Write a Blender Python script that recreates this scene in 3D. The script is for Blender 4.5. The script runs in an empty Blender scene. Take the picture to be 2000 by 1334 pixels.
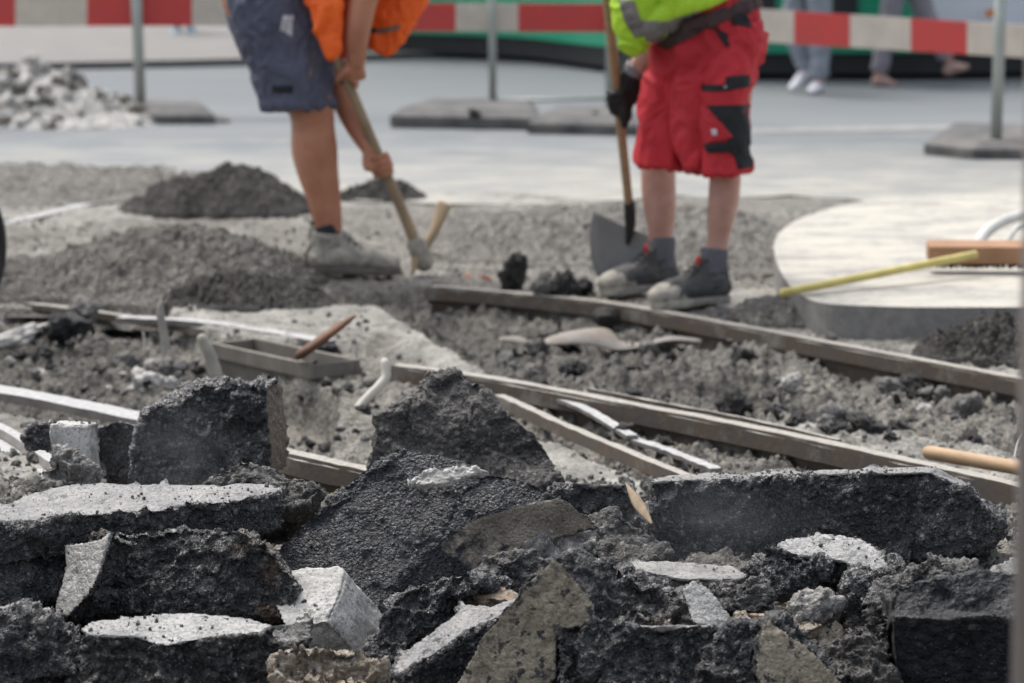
import bpy, bmesh, math, random
import numpy as np
from mathutils import Vector, Matrix, Euler
R = math.radians
scene = bpy.context.scene
col = scene.collection
# ------------------------------------------------------------------ camera
F = 6000.0                      # focal length in pixels of the 2000 px wide photograph
PITCH = math.atan2(667 + 215, F)
CAM = Vector((0, 0, 1.3))
cam = bpy.data.cameras.new('camera'); camo = bpy.data.objects.new('camera', cam); col.objects.link(camo)
camo.location = CAM; camo.rotation_euler = (math.pi/2 - PITCH, 0, 0)
cam.sensor_width = 36; cam.lens = 36*F/2000; cam.clip_start = .1; cam.clip_end = 3000
cam.dof.use_dof = True; cam.dof.focus_distance = 5.75; cam.dof.aperture_fstop = 4.6; cam.dof.aperture_blades = 7
scene.camera = camo
# ------------------------------------------------------------------ sky and sun (bright, thinly overcast day)
SUN_EL, SUN_AZ = 64, -40        # azimuth from +Y (away from the camera) towards +X
w = bpy.data.worlds.new('World'); scene.world = w; w.use_nodes = True
nt = w.node_tree; nt.nodes.clear()
sky = nt.nodes.new('ShaderNodeTexSky'); sky.sky_type = 'NISHITA'; sky.sun_disc = False
sky.sun_elevation = R(SUN_EL); sky.sun_rotation = R(SUN_AZ); sky.dust_density = 5; sky.air_density = 1.0; sky.ozone_density = 1
hsv = nt.nodes.new('ShaderNodeHueSaturation'); hsv.inputs['Saturation'].default_value = .45
bg = nt.nodes.new('ShaderNodeBackground'); bg.inputs[1].default_value = .15
wo = nt.nodes.new('ShaderNodeOutputWorld')
nt.links.new(sky.outputs[0], hsv.inputs['Color']); nt.links.new(hsv.outputs[0], bg.inputs[0]); nt.links.new(bg.outputs[0], wo.inputs[0])
sl = bpy.data.lights.new('sun', 'SUN'); sl.energy = 1.25; sl.angle = R(25); sl.color = (1, .965, .91)
so = bpy.data.objects.new('sun', sl); col.objects.link(so)
sd = Vector((math.sin(R(SUN_AZ))*math.cos(R(SUN_EL)), math.cos(R(SUN_AZ))*math.cos(R(SUN_EL)), math.sin(R(SUN_EL))))
so.rotation_euler = sd.to_track_quat('Z', 'Y').to_euler()
scene.view_settings.view_transform = 'Standard'; scene.view_settings.look = 'None'
scene.view_settings.exposure = 0.8; scene.view_settings.gamma = 1
scene.render.engine = 'CYCLES'
scene.cycles.use_denoising = True
# ------------------------------------------------------------------ pixel -> world helpers
_rt = Vector((1, 0, 0)); _fw = Vector((0, math.cos(PITCH), -math.sin(PITCH))); _up = Vector((0, math.sin(PITCH), math.cos(PITCH)))
def ray(px, py): return _fw + _rt*((px-1000)/F) + _up*((667-py)/F)
def P(px, py, Y):
    d = ray(px, py); return CAM + d*(Y/d.y)
def at(px, py, z=0.0):
    d = ray(px, py); return CAM + d*((z-CAM.z)/d.z)
def onplane(px, py, ref, n):
    d = ray(px, py); return CAM + d*((ref-CAM).dot(n)/d.dot(n))
# ------------------------------------------------------------------ numpy noise
def _h(ix, iy, iz, s=0):
    n = (ix*374761393 + iy*668265263 + iz*2147483647 + s*1274126177) & 0xffffffff
    n = ((n ^ (n >> 13))*1274126177) & 0xffffffff
    n = ((n ^ (n >> 16))*2246822519) & 0xffffffff
    return ((n ^ (n >> 15)) & 0xffffff)/16777215.0
def vn(p, s=0):
    i = np.floor(p).astype(np.int64); f = p - i; f = f*f*f*(f*(f*6-15)+10)
    r = 0
    for dx in (0, 1):
        for dy in (0, 1):
            for dz in (0, 1):
                wgt = (f[:,0] if dx else 1-f[:,0])*(f[:,1] if dy else 1-f[:,1])*(f[:,2] if dz else 1-f[:,2])
                r = r + wgt*_h(i[:,0]+dx, i[:,1]+dy, i[:,2]+dz, s)
    return r*2-1
def fbm(p, o=4, s=0, g=.5):
    a = 1; t = 0; q = p.copy()
    for k in range(o): t = t + a*vn(q, s+k*7); q = q*2.03+11.3; a *= g
    return t
def worley(p, s=0):
    i = np.floor(p).astype(np.int64); best = np.full(len(p), 9.0); cid = np.zeros(len(p))
    for dx in (-1, 0, 1):
        for dy in (-1, 0, 1):
            for dz in (-1, 0, 1):
                c = i + np.array((dx, dy, dz))
                h1 = _h(c[:,0], c[:,1], c[:,2], s+1); h2 = _h(c[:,0], c[:,1], c[:,2], s+2); h3 = _h(c[:,0], c[:,1], c[:,2], s+3)
                d = (c[:,0]+h1-p[:,0])**2 + (c[:,1]+h2-p[:,1])**2 + (c[:,2]+h3-p[:,2])**2
                m = d < best; best = np.where(m, d, best); cid = np.where(m, h1, cid)
    return np.sqrt(best), cid
def facet(p, s=0, tilt=1.0):
    """angular stones: each cell gets its own height and its own tilted plane"""
    i = np.floor(p).astype(np.int64); best = np.full(len(p), 9.0); hh = np.zeros(len(p)); sec = np.full(len(p), 9.0)
    for dx in (-1, 0, 1):
        for dy in (-1, 0, 1):
            for dz in (-1, 0, 1):
                c = i + np.array((dx, dy, dz))
                h1 = _h(c[:,0], c[:,1], c[:,2], s+1); h2 = _h(c[:,0], c[:,1], c[:,2], s+2); h3 = _h(c[:,0], c[:,1], c[:,2], s+3); h4 = _h(c[:,0], c[:,1], c[:,2], s+4)
                ex, ey, ez = p[:,0]-c[:,0]-h1, p[:,1]-c[:,1]-h2, p[:,2]-c[:,2]-h3
                d = ex*ex+ey*ey+ez*ez; v = (h4-.5) + tilt*((h3-.5)*ex+(h1-.5)*ey+(h2-.5)*ez)*2
                m = d < best; sec = np.where(m, best, np.minimum(sec, d)); best = np.where(m, d, best); hh = np.where(m, v, hh)
    return hh, np.sqrt(sec)-np.sqrt(best)
def sstep(a, b, x):
    t = np.clip((x-a)/(b-a), 0, 1); return t*t*(3-2*t)
# ------------------------------------------------------------------ object helpers
def tag(o, label=None, cat=None, group=None, kind=None):
    if label: o['label'] = label
    if cat: o['category'] = cat
    if group: o['group'] = group
    if kind: o['kind'] = kind
    return o
def empty(name, loc, rz=0):
    o = bpy.data.objects.new(name, None); o.empty_display_size = .1; o.location = loc; o.rotation_euler = (0, 0, rz); col.objects.link(o); return o
def link_mesh(name, me, mat, parent=None, loc=None, smooth=True):
    """me is in world coordinates; loc becomes the origin of a top-level object"""
    o = bpy.data.objects.new(name, me); col.objects.link(o)
    off = Vector((0, 0, 0))
    if parent is not None:
        o.parent = parent
        x = parent; off = Vector((0, 0, 0))
        while x is not None: off += x.location; x = x.parent
    elif loc is not None:
        off = Vector(loc); o.location = off
    if off.length > 0: me.transform(Matrix.Translation(-off))
    mats = mat if isinstance(mat, (list, tuple)) else [mat]
    if not me.materials:
        for m in mats: me.materials.append(m)
    if smooth and len(me.polygons): me.polygons.foreach_set('use_smooth', [True]*len(me.polygons))
    return o
def bm_obj(name, bm, mat, parent=None, loc=None, smooth=False, bevel=0):
    if bevel > 0:
        es = [e for e in bm.edges if len(e.link_faces) == 2 and e.calc_face_angle(0) > .6]
        bmesh.ops.bevel(bm, geom=es, offset=bevel, segments=2, affect='EDGES', profile=.6)
    bmesh.ops.recalc_face_normals(bm, faces=bm.faces)
    me = bpy.data.meshes.new(name); bm.to_mesh(me); bm.free()
    return link_mesh(name, me, mat, parent, loc, smooth)
def box(bm, c, s, rot=None, mi=0):
    m = Matrix.Translation(Vector(c)) @ (rot.to_4x4() if rot is not None else Matrix.Identity(4)) @ Matrix.Diagonal((s[0], s[1], s[2], 1))
    r = bmesh.ops.create_cube(bm, size=1, matrix=m)
    fs = {f for v in r['verts'] for f in v.link_faces}
    for f in fs: f.material_index = mi
    return r['verts']
def basis(d, upv=(0, 0, 1)):
    """rotation whose X is d, Z close to upv"""
    x = Vector(d).normalized(); y = Vector(upv).cross(x)
    if y.length < 1e-4: y = Vector((0, 1, 0))
    y.normalize(); z = x.cross(y)
    return Matrix((x, y, z)).transposed()
def catmull(pts, vals, sub):
    n = len(pts); op = []; ov = []
    pts = [np.array(p, float) for p in pts]; vals = [np.array(v, float) for v in vals]
    for i in range(n-1):
        p0 = pts[max(i-1, 0)]; p1 = pts[i]; p2 = pts[i+1]; p3 = pts[min(i+2, n-1)]
        v0 = vals[max(i-1, 0)]; v1 = vals[i]; v2 = vals[i+1]; v3 = vals[min(i+2, n-1)]
        for k in range(sub):
            t = k/sub
            def c(a, b, cc, d): return .5*((2*b)+(-a+cc)*t+(2*a-5*b+4*cc-d)*t*t+(-a+3*b-3*cc+d)*t**3)
            op.append(c(p0, p1, p2, p3)); ov.append(c(v0, v1, v2, v3))
    op.append(pts[-1]); ov.append(vals[-1]); return op, ov
def tube(bm, pts, rad, seg=14, side=(1, 0, 0), sub=4, cap=True, mi=0):
    """loft of ellipses; rad entries are r or (r along side, r across)"""
    rr = [(r, r) if not isinstance(r, (tuple, list)) else r for r in rad]
    pp, vv = catmull(pts, rr, sub) if sub > 1 else ([np.array(p, float) for p in pts], rr)
    N_ = len(pp); rings = []
    T = []
    for i in range(N_):
        a = pp[min(i+1, N_-1)] - pp[max(i-1, 0)]; T.append(Vector(a).normalized())
    sv = Vector(side)
    for i in range(N_):
        t = T[i]; s = sv - t*sv.dot(t)
        if s.length < 1e-3: s = t.orthogonal()
        s.normalize(); b = t.cross(s)
        c = Vector(pp[i]); ra, rb = max(float(vv[i][0]), 1e-4), max(float(vv[i][1]), 1e-4)
        rings.append((c, s, b, ra, rb, t)); sv = s
    full = []
    if cap:
        c, s, b, ra, rb, t = rings[0]
        for k in (0.15, .5, .8): full.append((c - t*math.sqrt(1-k*k)*min(ra, rb), s, b, ra*k, rb*k))
    full += [r[:5] for r in rings]
    if cap:
        c, s, b, ra, rb, t = rings[-1]
        for k in (.8, .5, .15): full.append((c + t*math.sqrt(1-k*k)*min(ra, rb), s, b, ra*k, rb*k))
    vr = []
    for c, s, b, ra, rb in full:
        vr.append([bm.verts.new(c + s*(ra*math.cos(2*math.pi*j/seg)) + b*(rb*math.sin(2*math.pi*j/seg))) for j in range(seg)])
    for i in range(len(vr)-1):
        for j in range(seg):
            f = bm.faces.new((vr[i][j], vr[i][(j+1) % seg], vr[i+1][(j+1) % seg], vr[i+1][j])); f.material_index = mi; f.smooth = True
    bm.faces.new(list(reversed(vr[0]))).material_index = mi; bm.faces.new(vr[-1]).material_index = mi
def remeshed(bm, vox, smooth=0):
    """voxel-remesh a bmesh, return a mesh"""
    bmesh.ops.recalc_face_normals(bm, faces=bm.faces)
    me = bpy.data.meshes.new('tmp'); bm.to_mesh(me); bm.free()
    o = bpy.data.objects.new('tmp', me); col.objects.link(o)
    m = o.modifiers.new('r', 'REMESH'); m.mode = 'VOXEL'; m.voxel_size = vox; m.adaptivity = 0
    if smooth:
        s = o.modifiers.new('s', 'SMOOTH'); s.iterations = smooth; s.factor = .5
    dg = bpy.context.evaluated_depsgraph_get(); dg.update()
    out = bpy.data.meshes.new_from_object(o.evaluated_get(dg))
    bpy.data.objects.remove(o); bpy.data.meshes.remove(me)
    return out
def vco(me):
    a = np.empty(len(me.vertices)*3, np.float32); me.vertices.foreach_get('co', a); return a.reshape(-1, 3).astype(float)
def vno(me):
    a = np.empty(len(me.vertices)*3, np.float32); me.vertices.foreach_get('normal', a); return a.reshape(-1, 3).astype(float)
def setco(me, a): me.vertices.foreach_set('co', np.ascontiguousarray(a, np.float32).ravel()); me.update()
def attr(me, name, v):
    a = me.attributes.new(name, 'FLOAT', 'POINT'); a.data.foreach_set('value', np.ascontiguousarray(v, np.float32))
def blob(name, mat, build, vox, smooth=4, parent=None, fold=0, fscale=18, loc=None, stretch=(1, 1, 1), seed=0):
    bm = bmesh.new(); build(bm); me = remeshed(bm, vox, smooth)
    if fold:
        c = vco(me); n = vno(me); q = c*np.array(stretch)*fscale
        q = q + .6*np.stack([vn(c*9, 5), vn(c*9, 6), vn(c*9, 7)], 1)
        setco(me, c + n*(fold*(1-np.abs(fbm(q, 3, seed))*1.6) + fold*.28*(1-np.abs(fbm(q*2.7+4, 3, seed+5))*1.8))[:, None])
    me.name = name
    return link_mesh(name, me, mat, parent, loc, True)
# ------------------------------------------------------------------ node helpers
def nd(nt, typ, ins=None, **props):
    n = nt.nodes.new(typ)
    for k, v in props.items(): setattr(n, k, v)
    for k, v in (ins or {}).items():
        s = n.inputs[k]
        if isinstance(v, bpy.types.NodeSocket): nt.links.new(v, s)
        elif isinstance(v, tuple) and len(v) == 3 and s.type == 'RGBA': s.default_value = (*v, 1)
        else: s.default_value = v
    return n
def mathn(nt, op, a, b=0.0, c=None, clamp=False):
    n = nt.nodes.new('ShaderNodeMath'); n.operation = op; n.use_clamp = clamp
    for i, v in enumerate((a, b) if c is None else (a, b, c)):
        if isinstance(v, bpy.types.NodeSocket): nt.links.new(v, n.inputs[i])
        else: n.inputs[i].default_value = v
    return n.outputs[0]
def mixc(nt, f, a, b, mode='MIX'):
    n = nt.nodes.new('ShaderNodeMix'); n.data_type = 'RGBA'; n.blend_type = mode
    for i, v in ((0, f), (6, a), (7, b)):
        if isinstance(v, bpy.types.NodeSocket): nt.links.new(v, n.inputs[i])
        elif i == 0: n.inputs[0].default_value = v
        else: n.inputs[i].default_value = (*v, 1)
    return n.outputs[2]
def maprange(nt, v, a, b, c=0.0, d=1.0):
    n = nd(nt, 'ShaderNodeMapRange', {'Value': v, 'From Min': a, 'From Max': b, 'To Min': c, 'To Max': d}); return n.outputs[0]
def newmat(name):
    m = bpy.data.materials.new(name); m.use_nodes = True; return m, m.node_tree, m.node_tree.nodes['Principled BSDF']
def noise(nt, vec, scale, detail=5, rough=.55):
    return nd(nt, 'ShaderNodeTexNoise', {'Vector': vec, 'Scale': scale, 'Detail': detail, 'Roughness': rough}).outputs['Fac']
def plain(name, c, rough=.6, var=.12, vscale=30, bump=.0, bscale=200, metal=0, c2=None, stretch=None, spec=.5, bdist=.002):
    m, nt, b = newmat(name)
    v = nd(nt, 'ShaderNodeTexCoord').outputs['Object']
    if stretch: v = nd(nt, 'ShaderNodeMapping', {'Vector': v, 'Scale': stretch}).outputs[0]
    f = noise(nt, v, vscale, 5)
    c2 = c2 or tuple(x*(1-var*3) for x in c)
    cc = mixc(nt, maprange(nt, f, .35, .7), c, c2)
    nt.links.new(cc, b.inputs['Base Color']); b.inputs['Roughness'].default_value = rough; b.inputs['Metallic'].default_value = metal
    b.inputs['Specular IOR Level'].default_value = spec
    if bump:
        bn = nd(nt, 'ShaderNodeBump', {'Height': noise(nt, v, bscale, 6, .6), 'Strength': bump, 'Distance': bdist}); nt.links.new(bn.outputs[0], b.inputs['Normal'])
    return m
def grit(name, dark, mid, light=(.34, .33, .31), sscale=85, lfrac=.9, dust=.3, dustc=(.30, .285, .26), cut=None, cut2=None,
         rough=.5, bump=.95, pits=.0, spec=.5, patch=None, blotch=None, fine=260, bdist=.012):
    """broken asphalt / gravel: dark binder with stones; where attribute 'cut' is high the flat finished face shows"""
    m, nt, b = newmat(name)
    v = nd(nt, 'ShaderNodeTexCoord').outputs['Object']
    big = noise(nt, v, 9, 5); fin = noise(nt, v, fine, 4, .7)
    base = mixc(nt, maprange(nt, big, .38, .66), dark, mid)
    wv = nd(nt, 'ShaderNodeVectorMath', {0: v, 1: nd(nt, 'ShaderNodeVectorMath', {0: nd(nt, 'ShaderNodeTexNoise', {'Vector': v, 'Scale': 120.0, 'Detail': 2.0}).outputs['Color'], 'Scale': .006}, operation='SCALE').outputs[0]}, operation='ADD').outputs[0]
    vo = nd(nt, 'ShaderNodeTexVoronoi', {'Vector': wv, 'Scale': float(sscale)})
    vo2 = nd(nt, 'ShaderNodeTexVoronoi', {'Vector': wv, 'Scale': float(sscale)*2.6})
    r1 = nd(nt, 'ShaderNodeSeparateColor', {0: vo.outputs['Color']}).outputs[0]; r2 = nd(nt, 'ShaderNodeSeparateColor', {0: vo2.outputs['Color']}).outputs[0]
    s1 = mathn(nt, 'MULTIPLY', maprange(nt, r1, lfrac-.04, lfrac+.05), maprange(nt, vo.outputs['Distance'], .48, .36))
    s2 = mathn(nt, 'MULTIPLY', maprange(nt, r2, lfrac-.02, lfrac+.04), maprange(nt, vo2.outputs['Distance'], .5, .36))
    midst = tuple(a*1.5+c*.06 for a, c in zip(mid, light))
    c = mixc(nt, maprange(nt, r1, .35, .9), base, mixc(nt, .5, base, midst))
    c = mixc(nt, mathn(nt, 'MULTIPLY', s1, .8), c, light)
    c = mixc(nt, mathn(nt, 'MULTIPLY', s2, .7), c, light)
    vo3 = nd(nt, 'ShaderNodeTexVoronoi', {'Vector': wv, 'Scale': float(sscale)*4.2})
    r3 = nd(nt, 'ShaderNodeSeparateColor', {0: vo3.outputs['Color']}).outputs[1]
    s3 = mathn(nt, 'MULTIPLY', maprange(nt, r3, .87, .90), maprange(nt, vo3.outputs['Distance'], .42, .25))
    s3 = mathn(nt, 'MULTIPLY', s3, maprange(nt, noise(nt, v, 16, 4), .38, .56))
    orn = nd(nt, 'ShaderNodeObjectInfo').outputs['Random']
    s3 = mathn(nt, 'MULTIPLY', s3, maprange(nt, orn, 0, 1, .35, 1.0))
    c = mixc(nt, maprange(nt, orn, .3, 1, 0, .10), c, light)  if spec > .55 else c
    c = mixc(nt, s3, c, tuple(min(.8, x*2.1) for x in light))  # bright flecks painted into the colour as glints
    if dust:
        nz = nd(nt, 'ShaderNodeSeparateXYZ', {0: nd(nt, 'ShaderNodeNewGeometry').outputs['Normal']}).outputs[2]
        df = mathn(nt, 'MULTIPLY', maprange(nt, nz, .25, .95, .04, 1.0), maprange(nt, mathn(nt, 'ADD', noise(nt, v, 14, 6, .7), mathn(nt, 'MULTIPLY', fin, .25)), .48, .8))
        c = mixc(nt, mathn(nt, 'MULTIPLY', df, dust, clamp=True), c, dustc)
    if blotch:
        b1 = noise(nt, v, 17, 7, .72); b2 = noise(nt, v, 5, 5, .6)
        c = mixc(nt, maprange(nt, mathn(nt, 'ADD', mathn(nt, 'MULTIPLY', b1, .6), mathn(nt, 'MULTIPLY', b2, .4)), .46, .37, 0, .85), c, blotch)
        if cut: c = mixc(nt, maprange(nt, mathn(nt, 'ADD', nd(nt, 'ShaderNodeAttribute', attribute_name='cut').outputs['Fac'], mathn(nt, 'MULTIPLY', b1, .12)), .13, .02, 0, .75), c, blotch)
    if patch:
        pf = maprange(nt, noise(nt, v, 5.5, 3), .56, .66)
        c = mixc(nt, mathn(nt, 'MULTIPLY', pf, .8), c, patch)
    c = mixc(nt, maprange(nt, fin, .3, .7, 0, .5), c, mixc(nt, 1.0, c, (.35, .35, .36), 'MULTIPLY'))
    hgt = mathn(nt, 'ADD', mathn(nt, 'MULTIPLY', vo.outputs['Distance'], -1.0), mathn(nt, 'ADD', mathn(nt, 'MULTIPLY', vo2.outputs['Distance'], -.45), mathn(nt, 'MULTIPLY', fin, .5)))
    bstr = bump; rgh = maprange(nt, r2, 0, 1, rough-.18, rough+.22)
    if cut:
        a = nd(nt, 'ShaderNodeAttribute', attribute_name='cut').outputs['Fac']
        n2 = noise(nt, v, 40, 6, .65)
        cf = maprange(nt, mathn(nt, 'ADD', a, mathn(nt, 'MULTIPLY', mathn(nt, 'SUBTRACT', n2, .5), 1.1)), .42, .58)
        cc = mixc(nt, maprange(nt, noise(nt, v, 9, 8, .7), .36, .62), cut, cut2 or tuple(x*.55 for x in cut))
        cc = mixc(nt, maprange(nt, fin, .35, .7, 0, .45), cc, mixc(nt, 1.0, cc, (.45, .45, .45), 'MULTIPLY'))
        cc = mixc(nt, mathn(nt, 'MULTIPLY', maprange(nt, r2, .8, .85), .55), cc, tuple(x*.35 for x in cut))
        mot = maprange(nt, mathn(nt, 'ADD', mathn(nt, 'MULTIPLY', noise(nt, v, 85, 6, .75), .6), mathn(nt, 'MULTIPLY', noise(nt, v, 13, 4), .4)), .53, .60, 0, .8)
        cc = mixc(nt, mot, cc, mixc(nt, 1.0, cc, (.22, .22, .22), 'MULTIPLY'))
        if pits:
            wp = nd(nt, 'ShaderNodeVectorMath', {0: v, 1: nd(nt, 'ShaderNodeVectorMath', {0: nd(nt, 'ShaderNodeTexNoise', {'Vector': v, 'Scale': 90.0, 'Detail': 4.0}).outputs['Color'], 'Scale': .03}, operation='SCALE').outputs[0]}, operation='ADD').outputs[0]
            pv = nd(nt, 'ShaderNodeTexVoronoi', {'Vector': wp, 'Scale': 62.0}); pr = nd(nt, 'ShaderNodeSeparateColor', {0: pv.outputs['Color']}).outputs[1]
            pm = mathn(nt, 'MULTIPLY', maprange(nt, pr, 1-pits, 1-pits+.06), maprange(nt, pv.outputs['Distance'], .5, .34))
            cc = mixc(nt, pm, cc, (.02, .02, .022))
        c = mixc(nt, cf, c, cc)
        hgt = mathn(nt, 'MULTIPLY', hgt, maprange(nt, cf, 0, 1, 1, .28))
        rgh = mathn(nt, 'ADD', rgh, mathn(nt, 'MULTIPLY', cf, .25))
    nt.links.new(c, b.inputs['Base Color']); nt.links.new(rgh, b.inputs['Roughness'])
    b.inputs['Specular IOR Level'].default_value = spec
    bn = nd(nt, 'ShaderNodeBump', {'Height': hgt, 'Strength': bstr, 'Distance': bdist}); nt.links.new(bn.outputs[0], b.inputs['Normal'])
    return m
TAR = (.006, .0075, .011); TAR2 = (.018, .0205, .027)
MA = {}
MA['tar'] = grit('broken_asphalt', TAR, TAR2, dust=.18, cut=(.25, .24, .225), cut2=(.115, .115, .12), spec=1.0, rough=.29)
MA['tar_fine'] = grit('broken_asphalt_fine', (.007, .010, .017), (.016, .021, .033), sscale=150, lfrac=.95, dust=.05, cut=(.42, .37, .30), cut2=(.20, .17, .135), spec=.7, rough=.42)
MA['tar_light'] = grit('asphalt_pale_top', TAR, (.045, .045, .045), dust=.5, cut=(.44, .435, .42), cut2=(.24, .24, .235), spec=.6)
MA['tar_tan'] = grit('asphalt_tan_face', TAR, TAR2, dust=.3, cut=(.27, .237, .178), cut2=(.175, .152, .115), pits=.34, spec=.6)
MA['tar_dusty'] = grit('dusty_asphalt', (.035, .035, .036), (.085, .083, .08), dust=.8, dustc=(.24, .23, .215), cut=(.34, .33, .31), patch=(.12, .10, .08))
MA['tar_rust'] = grit('asphalt_rusty_side', TAR, TAR2, dust=.4, cut=(.17, .115, .07), cut2=(.06, .045, .035), spec=1.0, rough=.29)
MA['boulder'] = grit('dusty_boulder_asphalt', (.045, .044, .043), (.105, .10, .095), dust=.8, dustc=(.22, .21, .195), spec=.4, rough=.6, cut=(.2, .19, .18))
MA['tar_brown'] = grit('asphalt_brown_patch', TAR, (.022, .022, .023), dust=.2, cut=(.38, .37, .345), cut2=(.2, .195, .18), patch=(.13, .07, .03), spec=1.0, rough=.29)
MA['concrete'] = grit('broken_concrete', (.14, .135, .128), (.24, .23, .215), light=(.48, .46, .43), lfrac=.8, dust=.6, dustc=(.38, .37, .345), cut=(.36, .355, .34), rough=.75, bump=.6, spec=.3)
MA['pale'] = grit('pale_concrete', (.36, .35, .33), (.5, .49, .46), light=(.62, .6, .56), lfrac=.7, dust=.5, dustc=(.6, .58, .54), cut=(.6, .59, .56), rough=.8, bump=.4, spec=.3)
MA['sand'] = grit('sandy_base_layer', (.20, .155, .11), (.33, .27, .2), light=(.5, .48, .44), lfrac=.72, dust=.5, dustc=(.42, .4, .37), cut=(.42, .33, .25), rough=.75, bump=.8, spec=.3)
MA['black'] = grit('cut_black_asphalt', TAR, TAR2, light=(.12, .115, .11), sscale=60, lfrac=.95, dust=.5, dustc=(.16, .155, .15), cut=(.013, .013, .014), cut2=(.02, .019, .018), spec=.4)
# ------------------------------------------------------------------ slabs
def slab(name, label, prisms, mat='tar', cutd=((0, 0, 1),), vox=.0042, rough=1.0, cat='slab', group=None, seed=None, warp=.010, soft=(.80, .93), chip=1.0):
    """prisms: (pixel outline, (px,py,Y) reference, face normal, thickness[, world extrusion vector])"""
    seed = seed if seed is not None else sum(ord(c) for c in label) % 997
    bm = bmesh.new(); Ns = []
    for pr in prisms:
        poly, ref, n, t = pr[:4]; n = Vector(n).normalized(); rf = P(*ref)
        ext = Vector(pr[4]) if len(pr) > 4 else -n*t
        pts = [onplane(x, y, rf, n) for x, y in poly]
        a = [bm.verts.new(p) for p in pts]; c = [bm.verts.new(p+ext) for p in pts]
        bm.faces.new(a); bm.faces.new(list(reversed(c)))
        for i in range(len(a)):
            j = (i+1) % len(a); bm.faces.new((a[i], c[i], c[j], a[j]))
    bmesh.ops.triangulate(bm, faces=[f for f in bm.faces if len(f.verts) > 4])
    bmesh.ops.subdivide_edges(bm, edges=[e for e in bm.edges], cuts=1)
    me = remeshed(bm, vox, 0)
    c = vco(me); n = vno(me)
    cm = np.zeros(len(c))
    for d in cutd:
        d = np.array(Vector(d).normalized()); cm = np.maximum(cm, sstep(soft[0], soft[1], n @ d))
    wv = np.stack([fbm(c*7, 3, seed+k*31) for k in range(3)], 1)*warp
    chipn = fbm(c*28, 3, seed+9)
    cw = c + .006*np.stack([vn(c*60, seed+40), vn(c*60, seed+41), vn(c*60, seed+42)], 1)
    A1, e1 = facet(cw*30, seed); A2, e2 = facet(cw*68, seed+5, 1.2); A3, e3 = facet(cw*135, seed+9, 1.3)
    big = fbm(c*18, 3, seed+77)
    A0, e0 = facet(cw*9+.3, seed+19, 1.4)
    cp = lambda a, k: k*np.tanh(a/k)
    dr = .007*big + .026*cp(A0, .5)*sstep(0, .06, e0) + .012*cp(A1, .45)*sstep(0, .2, e1) + .0078*cp(A2, .45)*sstep(0, .2, e2) + .0042*cp(A3, .5)*sstep(0, .2, e3) + .003*fbm(c*110, 2, seed+3)
    ds = .0020*big + .0010*fbm(c*60, 3, seed+4) - .004*sstep(.45, .8, fbm(c*22, 3, seed+14))
    e = cm
    c2 = c + wv*(1-.75*e)[:, None] + n*((dr*rough-.003)*(1-e) + ds*e)[:, None]
    setco(me, c2); attr(me, 'cut', cm)
    lo = c2.min(0); hi = c2.max(0)
    o = link_mesh(name, me, MA[mat] if isinstance(mat, str) else mat, None, ((lo[0]+hi[0])/2, (lo[1]+hi[1])/2, lo[2]), True)
    me.name = name
    return tag(o, label, cat, group)
def rock_mesh(name, seed, sub=3, cuts=9, flat=.7, rough=.08):
    bm = bmesh.new(); bmesh.ops.create_icosphere(bm, subdivisions=sub, radius=1)
    me = bpy.data.meshes.new(name); bm.to_mesh(me); bm.free()
    c = vco(me); rs = np.random.RandomState(seed)
    c *= np.array((1, rs.uniform(.6, 1), flat*rs.uniform(.7, 1.1)))
    for k in range(cuts):
        d = rs.normal(size=3); d /= np.linalg.norm(d); h = rs.uniform(.42, .8)
        s = c @ d; c -= np.outer(np.maximum(s-h, 0), d)*.96
    nn = c/np.maximum(np.linalg.norm(c, axis=1), 1e-6)[:, None]
    c += nn*(rough*(fbm(c*2.4+seed, 5, seed, .68)))[:, None]
    setco(me, c); me.polygons.foreach_set('use_smooth', [sub > 2]*len(me.polygons))
    return me
# ================================================================== SETTING
def flat_sheet(name, x0, x1, y0, y1, z, mat):
    bm = bmesh.new(); vs = [bm.verts.new(p) for p in ((x0, y0, z), (x1, y0, z), (x1, y1, z), (x0, y1, z))]; bm.faces.new(vs)
    return tag(bm_obj(name, bm, mat), kind='structure')
def road_mat():
    m, nt, b = newmat('worn_asphalt_road')
    g = nd(nt, 'ShaderNodeNewGeometry').outputs['Position']
    v = nd(nt, 'ShaderNodeMapping', {'Vector': g, 'Scale': (.6, 1.0, 1.0)}).outputs[0]
    y = nd(nt, 'ShaderNodeSeparateXYZ', {0: g}).outputs[1]
    n1 = noise(nt, v, 1.1, 6, .62); n2 = noise(nt, g, 40, 5); n3 = noise(nt, v, 3.2, 6, .6)
    c = mixc(nt, maprange(nt, n1, .35, .65), (.13, .147, .158), (.165, .18, .188))
    far = maprange(nt, y, 17.5, 20.0); c = mixc(nt, mathn(nt, 'MULTIPLY', far, .6), c, (.11, .125, .135))
    dust = maprange(nt, mathn(nt, 'ADD', mathn(nt, 'MULTIPLY', y, -.16), mathn(nt, 'MULTIPLY', n3, 1.2)), -2.02, -1.46)
    c = mixc(nt, mathn(nt, 'MULTIPLY', dust, .9), c, mixc(nt, maprange(nt, noise(nt, v, 8, 5), .4, .65), (.37, .352, .30), (.245, .243, .232)))
    c = mixc(nt, maprange(nt, n2, .4, .75, 0, .3), c, (.1, .1, .1))
    nt.links.new(c, b.inputs['Base Color']); b.inputs['Roughness'].default_value = .8
    bn = nd(nt, 'ShaderNodeBump', {'Height': n2, 'Strength': .4, 'Distance': .004}); nt.links.new(bn.outputs[0], b.inputs['Normal'])
    return m
MA['road'] = road_mat()
MA['pave'] = plain('pavement_asphalt', (.185, .175, .165), .85, .06, 3, .3, 80)
MA['kerb'] = plain('kerb_stone', (.11, .11, .11), .8, .1, 12, .4, 60)
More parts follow.
